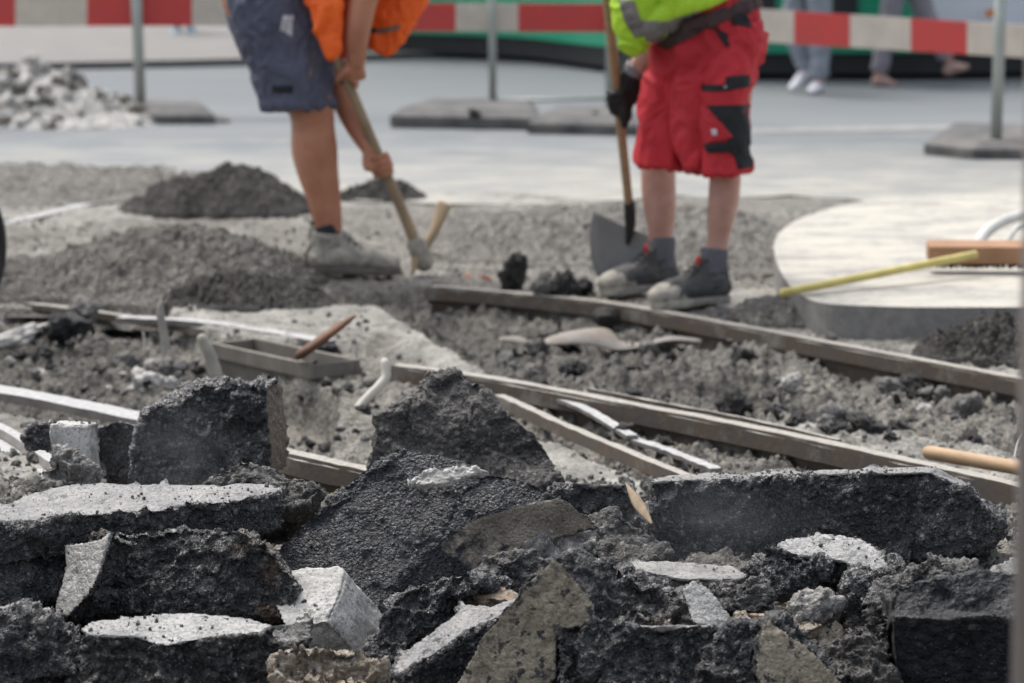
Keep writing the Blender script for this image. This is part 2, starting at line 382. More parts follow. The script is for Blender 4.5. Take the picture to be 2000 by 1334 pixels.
MA['mark'] = plain('road_paint', (.27, .275, .27), .7, .12, 9, .2, 90)
MA['base'] = grit('ground_gravel', (.09, .085, .075), (.25, .235, .205), light=(.36, .345, .32), sscale=60, lfrac=.8, dust=.7, dustc=(.34, .32, .275), cut=(.39, .38, .345), cut2=(.21, .203, .185), blotch=(.035, .034, .034), rough=.75, bump=1.0, spec=.25, bdist=.01)
flat_sheet('ground', -600, 600, -40, 1500, -.2, MA['base'])
# road: its near edge is broken away along a ragged line
bm = bmesh.new()
rnd = random.Random(3)
near = [(-120, 12.9)] + [(x*.12-3.6, 12.95 + .22*math.sin(x*.37) + rnd.uniform(-.09, .09)) for x in range(61)] + [(120, 12.9)]
a = [bm.verts.new((x, y, 0)) for x, y in near]; c = [bm.verts.new((x, y, -.12)) for x, y in near]
f = [bm.verts.new((120, 120, 0)), bm.verts.new((-120, 120, 0))]
bm.faces.new(a + f)
for i in range(len(a)-1): bm.faces.new((a[i], c[i], c[i+1], a[i+1]))
tag(bm_obj('road', bm, MA['road']), kind='structure')
# raised pavement on the far side
kl = [(-900, 150), (0, 139), (300, 133), (560, 127), (800, 116), (1080, 106), (1300, 96), (3200, 70)]
bm = bmesh.new(); t1 = []; t0 = []
for x, y in kl: p = at(x, y, 0); t0.append(bm.verts.new((p.x, p.y, 0.002))); t1.append(bm.verts.new((p.x, p.y, .055)))
bkk = [bm.verts.new((60, 70, .055)), bm.verts.new((-60, 70, .055))]
bm.faces.new(t1 + bkk)
for i in range(len(t1)-1):
    fc = bm.faces.new((t0[i], t1[i], t1[i+1], t0[i+1])); fc.material_index = 1
tag(bm_obj('pavement', bm, [MA['pave'], MA['kerb']]), kind='structure')
# faint white line on the carriageway
bm = bmesh.new(); q = [at(1455, 252), at(2300, 236), at(2300, 247), at(1455, 262)]
bm.faces.new([bm.verts.new((p.x, p.y, .004)) for p in q]); tag(bm_obj('road_marking', bm, MA['mark']), kind='structure')
# ---- excavated ground: a height field
ymin, ymax = 4.2, 14.2
NR, NC = 780, 900
Yr = ymin*(ymax/ymin)**(np.arange(NR)/(NR-1))
U = (np.arange(NC)/(NC-1)*2-1)
X = U[None, :]*(Yr[:, None]*.235+.35); Yg = np.repeat(Yr[:, None], NC, 1)
gx = X.ravel(); gy = Yg.ravel()
def sdpoly(pix, x, y, z=0.0):
    """signed distance (positive inside) to a ground polygon given as pixels on the plane z"""
    pts = [at(a, b, z) for a, b in pix]; pts = [(p.x, p.y) for p in pts]
    ins = np.zeros(len(x), bool); d = np.full(len(x), 1e9)
    for i in range(len(pts)):
        x0, y0 = pts[i]; x1, y1 = pts[(i+1) % len(pts)]
        ex, ey = x1-x0, y1-y0
        t = np.clip(((x-x0)*ex+(y-y0)*ey)/(ex*ex+ey*ey+1e-12), 0, 1)
        d = np.minimum(d, np.hypot(x-x0-t*ex, y-y0-t*ey))
        cnd = ((y0 > y) != (y1 > y)); ins ^= cnd & (x < (ex)*(y-y0)/(ey+1e-12)+x0)
    return np.where(ins, d, -d)
ZONES = [  # outline, height, pale, lumpiness, edge softness
    ([(-500, 620), (600, 560), (830, 548), (1000, 566), (1430, 628), (1990, 728), (2900, 860), (2900, 330), (-500, 330)], -.014, .42, .35, .05),
    ([(-500, 470), (250, 420), (900, 385), (1500, 380), (2900, 400), (2900, 300), (-500, 300)], -.006, .95, .12, .25),
    ([(320, 598), (560, 585), (742, 596), (905, 690), (960, 724), (775, 708), (640, 668), (430, 655)], -.004, .75, .12, .02),
    ([(790, 575), (1000, 590), (1300, 640), (1650, 740), (1500, 770), (1200, 720), (950, 690), (850, 640)], -.09, -.12, 1.1, .05),
    ([(-100, 610), (300, 640), (390, 690), (200, 760), (-100, 730)], -.09, -.08, 1.1, .05),
    ([(560, 668), (760, 655), (900, 730), (820, 800), (700, 900), (560, 900), (555, 760)], -.045, .30, .5, .05),
    ([(1035, 832), (1095, 836), (1275, 915), (1260, 950), (1080, 920)], -.035, .95, .06, .012),
    ([(1450, 800), (1700, 790), (2100, 880), (2100, 925), (1800, 880), (1560, 830)], -.035, .62, .3, .05),
    ([(-200, 905), (95, 905), (110, 990), (-200, 1000)], .03, .85, .15, .03),
    ([(-300, 765), (270, 820), (180, 850), (-300, 845)], -.02, .52, .10, .03),
    ([(1360, 560), (1530, 560), (1650, 640), (1480, 640)], -.012, .72, .1, .05),
    ([(392, 668), (616, 716), (660, 742), (640, 850), (392, 850)], -.18, .2, .4, .012),
    ([(-300, 480), (120, 470), (90, 560), (-300, 560)], -.01, .5, .2, .1),
]
ns = 2.2
p3 = np.stack([gx, gy, np.zeros_like(gx)], 1)
wob = .05*fbm(p3*6, 4, 21)
h = np.full(len(gx), -.082); pale = np.full(len(gx), .1); lump = np.full(len(gx), 1.0)
for pix, zz, pl, lp, sf in ZONES:
    k = sstep(-sf, sf, sdpoly(pix, gx, gy) + wob*min(1, sf*14))
    h += (zz-h)*k; pale += (pl-pale)*k; lump += (lp-lump)*k
# right of the near rail B the soil stays dug; heap of broken asphalt in the foreground
mound = np.interp(gy, [4.2, 4.95, 5.2, 5.6, 6.0, 6.4, 6.9], [-.07, -.07, -.045, .01, .04, .035, 0]) + sstep(4.5, 5.1, gy)*(1-sstep(6.2, 6.9, gy))*.02*fbm(p3*2.1, 3, 5)
nearz = 1-sstep(5.9, 6.9, gy)
h = h*(1-nearz) + nearz*(-.03) + mound
lump = lump*(1-nearz) + nearz*.7; pale = pale*(1-nearz) + nearz*.12
F1a, ca = worley(p3*np.array((22, 22, 1)), 3); FA, eA = facet((p3+.01*fbm(p3*30,2,50)[:,None])*np.array((26, 26, 1))+.5, 4, 1.3); FB, eB = facet(p3*np.array((60, 60, 1))+.5, 14, 1.3)
rockb = np.clip(.62-F1a, 0, 1)*(ca > .55)*.05*(.4+ca) + .011*np.tanh(FA*2)*sstep(0, .2, eA) + .006*np.tanh(FB*2)*sstep(0, .2, eB)
hz = h + lump*(.022*fbm(p3*5, 4, 8) + rockb + .008*fbm(p3*30, 3, 9)) + .0035*fbm(p3*45, 3, 10) + .006*fbm(p3*3, 3, 12)
hz = np.where(gy > 12.5, hz*(1-sstep(12.5, 13.0, gy)) + (-.004+.010*fbm(p3*np.array((4, 4, 1)), 5, 14) - .05*sstep(13.1, 13.9, gy))*sstep(12.5, 13.0, gy), hz)
edge = np.maximum(sstep(.93, 1.0, np.abs(np.tile(U, NR))), 0)
hz = hz*(1-edge) - .35*edge - .35*sstep(4.45, 4.2, gy)*(-1)*0
hz = np.where(gy < 4.35, hz - (4.35-gy)*2.4, hz)
pale = np.clip(pale + .14*fbm(p3*7, 4, 31) + .10*fbm(p3*2.5, 3, 32), 0, 1)
me = bpy.data.meshes.new('excavated_ground')
me.vertices.add(NR*NC); me.vertices.foreach_set('co', np.stack([gx, gy, hz], 1).astype(np.float32).ravel())
idx = np.arange(NR*NC).reshape(NR, NC)
q = np.stack([idx[:-1, :-1], idx[:-1, 1:], idx[1:, 1:], idx[1:, :-1]], -1).reshape(-1, 4)
me.loops.add(q.size); me.loops.foreach_set('vertex_index', q.ravel().astype(np.int32))
me.polygons.add(len(q)); me.polygons.foreach_set('loop_start', (np.arange(len(q))*4).astype(np.int32)); me.polygons.foreach_set('loop_total', np.full(len(q), 4, np.int32))
me.update(calc_edges=True); me.validate(); attr(me, 'cut', pale)
tag(link_mesh('excavated_ground', me, MA['base']), kind='structure')
HG = hz.reshape(NR, NC); LG = lump.reshape(NR, NC)
def gz(x, y, grid=None):
    g = HG if grid is None else grid
    i = np.clip(np.log(np.asarray(y)/ymin)/math.log(ymax/ymin)*(NR-1), 0, NR-1.001)
    u = (np.asarray(x)/(np.asarray(y)*.235+.35)+1)/2*(NC-1); u = np.clip(u, 0, NC-1.001)
    return g[np.asarray(i).astype(int), np.asarray(u).astype(int)]
# ---- loose stones, far too many to count
def scatter(name, n, fx, sizes, mat, seed, label=None, cat='gravel'):
    rs = np.random.RandomState(seed); T = [rock_mesh('t', seed+k, 1, 5, .75, .12) for k in range(6)]
    TC = [vco(t) for t in T]; TF = [np.array([p.vertices[:] for p in t.polygons]) for t in T]
    V = []; Fc = []; off = 0
    xs, ys = fx(rs, n)
    for k in range(len(xs)):
        t = rs.randint(6); s = sizes[0]*(sizes[1]/sizes[0])**(rs.rand()**2.2)
        A = np.array(Euler(tuple(rs.rand(3)*6.28)).to_matrix())
        z = gz(xs[k], ys[k])
        V.append(TC[t]*s @ A.T + np.array((xs[k], ys[k], z + s*.25))); Fc.append(TF[t]+off); off += len(TC[t])
    me = bpy.data.meshes.new(name); me.from_pydata(np.concatenate(V).tolist(), [], np.concatenate(Fc).tolist()); me.update()
    for t in T: bpy.data.meshes.remove(t)
    o = link_mesh(name, me, mat, smooth=False); return tag(o, label, cat, kind='stuff')
MA['stones'] = grit('loose_stones', (.055, .055, .054), (.16, .155, .145), light=(.4, .385, .36), sscale=26, lfrac=.72, dust=.6, dustc=(.28, .27, .25), rough=.8, bump=.5, spec=.3)
def fxm(rs, n):
    y = 4.6*(12.6/4.6)**rs.rand(n*2); x = (rs.rand(n*2)*2-1)*(y*.2+.2)
    k = rs.rand(n*2) < gz(x, y, LG)*.9+.1; return x[k][:n], y[k][:n]
scatter('loose_gravel', 15000, fxm, (.004, .017), MA['stones'], 11, 'loose grey gravel and grit strewn over the whole dig')
def fxn(rs, n):
    y = 4.7+rs.rand(n)*2.2; x = (rs.rand(n)*2-1)*(y*.19+.1); return x, y
scatter('asphalt_crumbs', 7000, fxn, (.004, .02), MA['tar_dusty'], 12, 'dark asphalt crumbs filling the gaps of the slab heap')
# ================================================================== FOREGROUND SLABS
UP = (0, -.06, 1)
G1 = 'torn up asphalt slabs heaped in the foreground'
slab('asphalt_slab', 'large flat asphalt slab with grey upper surface, topmost at the left edge of the heap',
     [([(-90, 1000), (0, 985), (63, 961), (140, 947), (196, 942), (367, 946), (525, 944), (553, 955), (490, 972), (430, 984), (367, 990), (300, 1000), (140, 1010), (-90, 1020)], (300, 975, 5.52), (0, -.05, 1), .085)], 'tar', vox=.004, group=G1)
slab('asphalt_slab', 'thick black broken asphalt block under the left end of the large flat slab',
     [([(-90, 1030), (60, 1020), (125, 1060), (122, 1140), (110, 1175), (60, 1185), (-90, 1200)], (60, 1100, 5.4), (.25, -1, .35), .22)], 'tar', group=G1)
slab('asphalt_slab', 'black broken asphalt slab with brown patch at its lower right, below the large flat slab',
     [([(180, 1040), (300, 1030), (480, 1040), (545, 1075), (580, 1130), (588, 1195), (540, 1205), (300, 1205), (110, 1215), (150, 1150), (165, 1080)], (350, 1120, 5.36), (0, -1, .42), .2),
      ([(219, 1031), (195, 1050), (122, 1062), (125, 1110), (103, 1205), (137, 1207), (175, 1165), (200, 1090)], (160, 1120, 5.30), (-.62, -.62, .45), .06)], 'tar_brown', cutd=((-.62, -.62, .45),), vox=.004, group=G1)
slab('concrete_block', 'pale square edged block standing between the brown patched slab and the tilted slab',
     [([(540, 1112), (662, 1103), (674, 1116), (668, 1150), (640, 1215), (560, 1235), (530, 1180)], (610, 1150, 5.38), (-.12, -.48, .87), .14, (.10, .10, -.14))], 'pale', cutd=((-.12, -.48, .87), (.8, -.6, 0), (.9, .1, .2), (.7, -.7, 0)), vox=.004, rough=.4, warp=.003, group=G1)
slab('asphalt_slab', 'pale topped thick asphalt slab lying flat at the bottom left',
     [([(150, 1228), (175, 1210), (250, 1201), (400, 1197), (490, 1204), (538, 1220), (500, 1232), (450, 1240), (380, 1252), (310, 1266), (270, 1246), (180, 1240)], (350, 1225, 5.12), (.03, -.16, 1), .15, (-.01, -.02, -.15))], 'tar_light', cutd=((.03, -.16, 1),), vox=.004, rough=1.1, group=G1)
slab('asphalt_slab', 'narrow grey edged asphalt piece between the pale slab and the pale block',
     [([(530, 1222), (605, 1212), (615, 1235), (608, 1262), (560, 1268), (520, 1262)], (570, 1240, 5.17), (0, -.5, .85), .08)], 'tar_light', group=G1, vox=.005)
slab('asphalt_slab', 'dark jagged asphalt lump at the lower left corner',
     [([(-60, 1195), (30, 1175), (90, 1210), (145, 1240), (150, 1300), (60, 1345), (-60, 1345)], (50, 1260, 5.1), (0, -1, .5), .2)], 'tar', rough=1.3, group=G1, vox=.005)
slab('asphalt_slab', 'small grey asphalt flake leaning at the lower left below the black block',
     [([(40, 1225), (75, 1185), (105, 1182), (98, 1215), (60, 1245)], (75, 1215, 5.16), (-.4, -.7, .5), .05)], 'tar_light', cutd=((-.4, -.7, .5),), group=G1, vox=.005, cat='flake')
slab('asphalt_slab', 'huge tilted blue black asphalt slab in the middle of the heap with a white scar on top',
     [([(530, 1072), (600, 1008), (700, 920), (745, 888), (790, 875), (865, 888), (950, 918), (1030, 938), (1098, 968), (1010, 988), (925, 1012), (850, 1062), (778, 1125), (735, 1190), (700, 1275), (640, 1280), (590, 1180), (560, 1110)], (800, 1020, 5.58), (-.12, -.80, .62), .11, (.080, .010, -.066))],
     'tar_fine', cutd=((.6, -.6, -.5), (.75, -.4, -.55), (.45, -.7, -.55), (.8,-.3,.0)), vox=.0040, rough=.34, warp=.002, group=G1, soft=(.6, .8))
slab('white_crust', 'ragged white crust of broken stone clinging to the top of the huge tilted slab',
     [([(788, 948), (810, 930), (862, 916), (905, 905), (935, 918), (955, 922), (905, 935), (880, 950), (830, 955)], (870, 930, 5.565), (-.1, -.78, .62), .012)], 'pale', vox=.0028, rough=.55, cat='crust', cutd=((0, 0, -1),))
slab('asphalt_slab', 'black curved asphalt slab with grey top edge, below the middle of the tilted slab',
     [([(722, 1262), (760, 1195), (785, 1160), (840, 1140), (905, 1125), (935, 1150), (905, 1165), (850, 1200), (830, 1250), (790, 1300), (740, 1300)], (820, 1210, 5.26), (-.2, -.85, .5), .15, (.08, .16, -.03))], 'tar', cutd=((-.2, .0, 1),), group=G1)
slab('asphalt_slab', 'asphalt slab with lavender grey upper strip running down left, beside the speckled tan slab',
     [([(1015, 1163), (960, 1182), (905, 1178), (880, 1208), (820, 1250), (782, 1285), (775, 1320), (820, 1290), (900, 1240), (960, 1205), (1010, 1195)], (900, 1215, 5.16), (-.30, -.30, .9), .10, (.06, .05, -.16)),
      ([(800, 1300), (880, 1240), (1000, 1195), (1000, 1345), (780, 1345)], (900, 1280, 5.12), (-.2, -1, .3), .1)], 'tar', cutd=((-.30, -.30, .9),), group=G1, vox=.004)
slab('asphalt_slab', 'thin sandy orange edged slab piece between the curved slab and the speckled tan slab',
     [([(912, 1148), (1000, 1160), (1030, 1165), (1010, 1185), (930, 1170)], (970, 1165, 5.3), (0, -.4, .9), .05)], 'sand', cutd=((0, -.4, .9),), group=G1, vox=.005, rough=.6)
slab('asphalt_slab', 'upright speckled tan asphalt slab leaning right at the bottom centre',
     [([(1083, 1088), (1110, 1115), (1165, 1182), (1160, 1225), (1092, 1235), (1088, 1330), (1065, 1350), (880, 1350), (940, 1240), (985, 1190), (1018, 1165), (1020, 1148)], (1040, 1220, 5.06), (-.22, -1, .22), .06, (.05, .07, .0))],
     'tar_tan', cutd=((-.22, -1, .22),), vox=.0038, rough=.7, warp=.004, group=G1)
slab('asphalt_slab', 'crumbly blue black asphalt block with brown underside right of the speckled tan slab',
     [([(1095, 1100), (1140, 1095), (1215, 1092), (1280, 1130), (1335, 1145), (1350, 1180), (1335, 1225), (1240, 1228), (1150, 1222), (1120, 1160)], (1220, 1160, 5.24), (.05, -.8, .6), .12, (0, .14, -.06))], 'tar_brown', cutd=((0, 1, 0),), rough=1.3, group=G1, vox=.004)
slab('asphalt_slab', 'small pale surfaced slab end sloping down at the right of the crumbly block',
     [([(1330, 1150), (1352, 1130), (1372, 1135), (1400, 1165), (1435, 1205), (1425, 1225), (1385, 1228), (1350, 1210)], (1380, 1180, 5.2), (.35, -.6, .75), .06)], 'tar_light', cutd=((.35, -.6, .75),), group=G1, vox=.004, rough=1.2)
slab('asphalt_slab', 'wide black crumbly asphalt slab at the bottom right of centre',
     [([(1090, 1215), (1160, 1212), (1230, 1222), (1330, 1218), (1395, 1225), (1405, 1260), (1395, 1350), (1085, 1350)], (1240, 1280, 5.03), (.02, -.9, .42), .16, (0, .16, -.05))], 'tar', rough=1.4, group=G1, vox=.004)
slab('asphalt_slab', 'wedge of asphalt with beige speckled face at the bottom right of centre',
     [([(1488, 1222), (1508, 1212), (1560, 1250), (1600, 1285), (1660, 1350), (1480, 1350), (1470, 1290)], (1540, 1290, 4.98), (.22, -.9, .42), .10, (.02, .12, -.03)),
      ([(1388, 1240), (1430, 1222), (1505, 1212), (1490, 1280), (1480, 1350), (1380, 1350)], (1440, 1280, 5.0), (-.35, -.9, .3), .1)], 'tar_tan', cutd=((.22, -.9, .42),), vox=.004, group=G1, soft=(.93, .98))
slab('asphalt_slab', 'thin slab with sandy orange top and black side behind the beige speckled wedge',
     [([(1428, 1195), (1500, 1192), (1600, 1212), (1610, 1225), (1560, 1232), (1480, 1222), (1430, 1212)], (1520, 1210, 5.18), (0, -.12, 1), .055)], 'sand', cutd=((0, 1, 0),), group=G1, vox=.004, rough=.5)
slab('asphalt_slab', 'big black asphalt block with smooth dark front at the right edge of the heap',
     [([(1742, 1172), (1752, 1140), (1790, 1122), (1850, 1126), (1900, 1112), (1960, 1120), (2080, 1112), (2080, 1205), (1740, 1215)], (1850, 1160, 5.05), (0, -.72, .7), .1, (0, .1, -.06)),
      ([(1748, 1200), (1850, 1204), (1990, 1198), (2080, 1200), (2080, 1370), (1752, 1370)], (1850, 1210, 4.99), (0, -1, -.22), .16, (0, .18, .0))], 'black', cutd=((-1, 0, 0),), vox=.0042, group=G1, rough=.45, warp=.006)
slab('asphalt_slab', 'rough dark grey asphalt ridge behind the big smooth fronted black block',
     [([(1690, 1150), (1740, 1110), (1800, 1092), (1880, 1088), (1945, 1100), (1900, 1130), (1800, 1150), (1745, 1180), (1700, 1190)], (1800, 1130, 5.3), (-.1, -.6, .8), .1)], 'tar_dusty', group=G1, rough=1.2, cutd=((0, 0, -1),))
slab('asphalt_slab', 'grey tan slab corner at the right edge above the big smooth fronted black block',
     [([(1925, 1118), (1990, 1070), (2080, 1060), (2080, 1125), (1960, 1128)], (1980, 1100, 5.36), (-.2, -.6, .8), .08)], 'concrete', group=G1, rough=.6, cutd=((-.2, -.6, .8),), vox=.005)
slab('asphalt_slab', 'long black asphalt slab on edge with pointed right end, right rear of the heap',
     [([(1268, 940), (1400, 934), (1550, 930), (1690, 924), (1815, 922), (1880, 955), (1950, 1015), (1948, 1050), (1900, 1085), (1700, 1092), (1500, 1100), (1300, 1105), (1262, 1040)], (1600, 1010, 5.82), (0, -1, .20), .13, (.03, .12, -.012))], 'tar', cutd=((0, 0, 1),), rough=.85, warp=.006, group=G1, vox=.0045)
slab('asphalt_slab', 'asphalt chunk with shiny pale hollow top in front of the long black slab',
     [([(1512, 1058), (1560, 1042), (1605, 1036), (1690, 1050), (1745, 1108), (1738, 1138), (1700, 1125), (1660, 1100), (1600, 1090), (1540, 1080)], (1630, 1080, 5.5), (.05, -.42, .9), .09, (-.02, .0, -.085))], 'tar_light', cutd=((.05, -.42, .9),), group=G1, vox=.004, rough=1.3, warp=.016)
slab('asphalt_slab', 'black lump under the left side of the chunk with shiny pale top',
     [([(1470, 1110), (1500, 1070), (1560, 1078), (1620, 1100), (1610, 1150), (1540, 1160), (1480, 1150)], (1540, 1115, 5.46), (0, -.9, .4), .1)], 'tar', group=G1, rough=1.2, cutd=((0, 0, -1),))
slab('asphalt_slab', 'flat pale grey slab lying before the left part of the long black slab',
     [([(1215, 1098), (1300, 1094), (1440, 1104), (1467, 1122), (1440, 1132), (1320, 1130), (1240, 1118)], (1340, 1112, 5.52), (.03, -.1, 1), .06)], 'concrete', cutd=((.03, -.1, 1),), group=G1, rough=.5, vox=.0045)
slab('asphalt_slab', 'dark slab end with straight top edge left of the long black slab',
     [([(1075, 945), (1150, 942), (1228, 946), (1250, 1000), (1260, 1060), (1180, 1085), (1120, 1040), (1090, 990)], (1170, 1000, 5.95), (0, -1, .3), .12)], 'tar', group=G1, cutd=((0, 0, 1),))
slab('concrete_chunk', 'grey concrete lump with bright broken rim right of the tilted slab tip',
     [([(1010, 1035), (1050, 1008), (1090, 1000), (1165, 1022), (1178, 1045), (1150, 1078), (1080, 1090), (1020, 1075)], (1090, 1045, 5.6), (.1, -.75, .65), .1)], 'concrete', group=G1, rough=.82, cutd=((.1, 0, 1),), cat='chunk')
slab('asphalt_slab', 'dark hollow asphalt lump with gravel top below the tip of the tilted slab',
     [([(905, 1125), (945, 1095), (990, 1075), (1045, 1075), (1080, 1095), (1070, 1130), (1040, 1160), (960, 1160), (905, 1140)], (985, 1118, 5.40), (0, -.8, .6), .10)], 'tar_dusty', group=G1, rough=.83, cutd=((0, 0, -1),))
slab('asphalt_slab', 'dusty slab sloping right of the concrete lump with bright rim',
     [([(1120, 1000), (1200, 990), (1260, 1030), (1300, 1085), (1270, 1110), (1180, 1100), (1130, 1060)], (1200, 1050, 5.66), (.1, -.6, .8), .08)], 'boulder', group=G1, rough=.82, cutd=((0, 0, -1),))
slab('asphalt_slab', 'upright black asphalt slab with brown right side standing at the left rear',
     [([(245, 905), (272, 850), (290, 805), (338, 780), (378, 752), (425, 746), (470, 760), (495, 750), (520, 758), (524, 800), (530, 870), (528, 930), (440, 955), (330, 960), (250, 950)], (400, 850, 6.35), (-.05, -1, .12), .10, (.028, .10, 0))], 'tar_rust', cutd=((1, -.5, 0), (1, -.2, 0)), rough=1.1, warp=.008, group=G1, vox=.0045)
slab('asphalt_slab', 'big dusty dark boulder of asphalt with a crack, rear centre of the heap',
     [([(712, 900), (730, 820), (790, 770), (830, 730), (880, 722), (950, 745), (1000, 790), (1040, 835), (1080, 890), (1092, 945), (900, 960), (720, 940)], (890, 850, 6.5), (0, -.85, .5), .16)], 'boulder', cutd=((0, 0, -1),), rough=.7, warp=.018, group=G1, vox=.005)
slab('asphalt_slab', 'layered grey asphalt ridge between the upright black slab and the tilted slab',
     [([(400, 940), (430, 905), (480, 893), (540, 905), (600, 925), (625, 950), (600, 985), (540, 990), (460, 975), (410, 965)], (510, 945, 5.85), (.05, -.7, .7), .14)], 'boulder', cutd=((0, 0, -1),), rough=.84, warp=.018, group=G1, vox=.0045)
slab('concrete_chunk', 'pale gravelly concrete lump behind the large flat slab at the left',
     [([(90, 950), (88, 900), (105, 878), (135, 885), (180, 915), (188, 948), (140, 960)], (135, 915, 6.05), (-.1, -.8, .5), .09)], 'concrete', cutd=((0, 0, -1),), rough=1.2, group=G1, cat='chunk')
slab('concrete_block', 'whitish upright square block at the left, between two black pieces',
     [([(95, 828), (178, 830), (184, 950), (98, 945)], (138, 880, 6.35), (-.1, -1, .1), .09)], 'pale', cutd=((-.1, -1, .1), (0, 0, 1)), rough=.4, warp=.003, group=G1)
slab('asphalt_slab', 'dark asphalt piece between the whitish block and the upright black slab',
     [([(182, 838), (230, 822), (275, 830), (270, 940), (200, 945), (184, 900)], (225, 880, 6.5), (0, -1, .2), .1)], 'tar', cutd=((0, 0, 1),), group=G1)
slab('asphalt_slab', 'small black jagged piece left of the whitish block',
     [([(45, 850), (60, 830), (92, 828), (95, 880), (60, 875)], (75, 850, 6.45), (0, -1, .2), .07)], 'tar', cutd=((0, 0, -1),), group=G1, cat='lump')
slab('sand_lump', 'lump of sandy gravel base stuck with grey stones at the bottom left of centre',
     [([(540, 1290), (580, 1268), (640, 1272), (700, 1285), (745, 1300), (790, 1350), (530, 1350)], (650, 1310, 5.0), (.1, -.8, .6), .12)], 'sand', cutd=((0, 0, -1),), rough=1.5, cat='lump')
slab('asphalt_slab', 'grey rubble covered slab sloping down left of the big smooth fronted black block',
     [([(1600, 1300), (1650, 1220), (1700, 1185), (1745, 1180), (1745, 1350), (1620, 1350)], (1690, 1260, 5.06), (-.3, -.7, .6), .1)], 'boulder', cutd=((0, 0, -1),), rough=1.5, group=G1)
slab('asphalt_slab', 'low grey asphalt piece under the flat pale grey slab right of centre',
     [([(1380, 1140), (1470, 1130), (1500, 1150), (1510, 1185), (1440, 1195), (1390, 1170)], (1440, 1160, 5.36), (.1, -.6, .8), .08)], 'tar_dusty', cutd=((0, 0, -1),), rough=1.4, group=G1)
slab('asphalt_slab', 'light grey broken piece in the gravel hollow left of the dark grey ridge',
     [([(1530, 1185), (1560, 1155), (1610, 1160), (1640, 1185), (1600, 1210), (1550, 1212)], (1585, 1185, 5.26), (.0, -.7, .7), .06)], 'concrete', cutd=((0, 0, -1),), rough=1.3, group=G1, vox=.005)
slab('asphalt_slab', 'dark curved asphalt rim running right from the chunk with shiny pale top',
     [([(1640, 1130), (1680, 1095), (1740, 1105), (1760, 1090), (1800, 1100), (1740, 1130), (1700, 1165), (1690, 1185), (1670, 1160)], (1710, 1130, 5.42), (0, -.6, .8), .08)], 'tar', cutd=((0, 0, -1),), rough=1.3, group=G1, vox=.005)
# wood splinter stuck in the heap
MA['splinter'] = plain('splintered_wood', (.38, .28, .18), .8, .15, 60, .6, 200, stretch=(1, 1, .15))
bm = bmesh.new(); a = P(1222, 943, 5.75); b = P(1247, 985, 5.7); c = P(1272, 1022, 5.66)
tube(bm, [a, b, c], [(.001, .003), (.011, .004), (.003, .002)], seg=8, side=(1, .2, .6), sub=5)
tag(bm_obj('wood_splinter', bm, MA['splinter'], loc=c, smooth=True), 'thin pale wood splinter stuck between the dark slab end and the long black slab', 'splinter')
# ---- chunks and clods, individually liftable
kinds = [rock_mesh('clod', 40+k, 4, 8, .75, .24) for k in range(7)]
for k_, m_ in enumerate(kinds): m_.materials.append(MA['tar_dusty'])
def mats_of(me, key):
    m = me.copy(); m.materials.clear(); m.materials.append(MA[key]); return m
K2 = {k: [mats_of(m, k) for m in kinds] for k in ('tar', 'concrete', 'pale', 'tar_dusty', 'sand')}
rr = random.Random(8)
def put(kind, p, s, label, cat='clod', group=None, name='asphalt_clod', stretch=(1, 1, 1), rot=None):
    o = bpy.data.objects.new(name, rr.choice(K2[kind])); col.objects.link(o)
    o.location = p; o.scale = (s*stretch[0], s*stretch[1], s*stretch[2]); o.rotation_euler = rot or (rr.uniform(-.5, .5), rr.uniform(-.5, .5), rr.uniform(0, 6.28))
    return tag(o, label, cat, group)
def field(n, pix, smin, smax, kinds_, label, cat, group, name='asphalt_clod', sink=.2):
    xs = [p[0] for p in pix]; ys = [p[1] for p in pix]; c = 0; tries = 0
    while c < n and tries < n*40:
        tries += 1
        x, y = rr.uniform(min(xs), max(xs)), rr.uniform(min(ys), max(ys))
        ins = False
        for i in range(len(pix)):
            x0, y0 = pix[i]; x1, y1 = pix[(i+1) % len(pix)]
            if (y0 > y) != (y1 > y) and x < (x1-x0)*(y-y0)/(y1-y0)+x0: ins = not ins
        if not ins: continue
        q = at(x, y, -.06); s = smin*(smax/smin)**(rr.random()**1.8)
        put(rr.choice(kinds_), (q.x, q.y, float(gz(q.x, q.y))+s*sink), s, label, cat, group, name); c += 1
field(120, [(900, 610), (1300, 610), (1960, 760), (1960, 880), (1650, 880), (1250, 770), (960, 715)], .010, .06, ['tar_dusty', 'tar_dusty', 'tar', 'concrete'], 'broken asphalt clod lying in the trench between the two long rails', 'clod', 'clods in the trench between the two long rails')
field(45, [(1080, 790), (1260, 810), (1560, 870), (1650, 920), (1300, 940), (1100, 830)], .010, .034, ['tar_dusty', 'tar', 'concrete'], 'grey clod lying in the gravel just in front of the nearer long rail', 'clod', 'clods in front of the nearer long rail')
field(60, [(-60, 620), (320, 650), (420, 720), (300, 790), (120, 770), (-60, 740)], .012, .04, ['tar_dusty', 'tar', 'concrete', 'pale'], 'small clod in the dark rubble left of the rusty box', 'clod', 'clods left of the rusty box')
field(45, [(560, 720), (700, 700), (740, 800), (700, 880), (570, 880)], .010, .032, ['tar_dusty', 'tar_dusty', 'tar'], 'grey clod on the gravel slope between the upright black slab and the cracked boulder', 'clod', 'clods on the slope behind the heap')
field(30, [(1590, 610), (1650, 590), (1960, 620), (1960, 720), (1700, 660)], .012, .04, ['tar_dusty', 'tar'], 'dark clod piled against the front of the concrete island', 'clod', 'clods in front of the concrete island')
field(95, [(560, 985), (1950, 985), (1950, 1330), (560, 1330)], .010, .048, ['tar_dusty', 'tar', 'concrete'], 'small asphalt lump wedged among the foreground slabs', 'clod', 'lumps wedged among the foreground slabs')
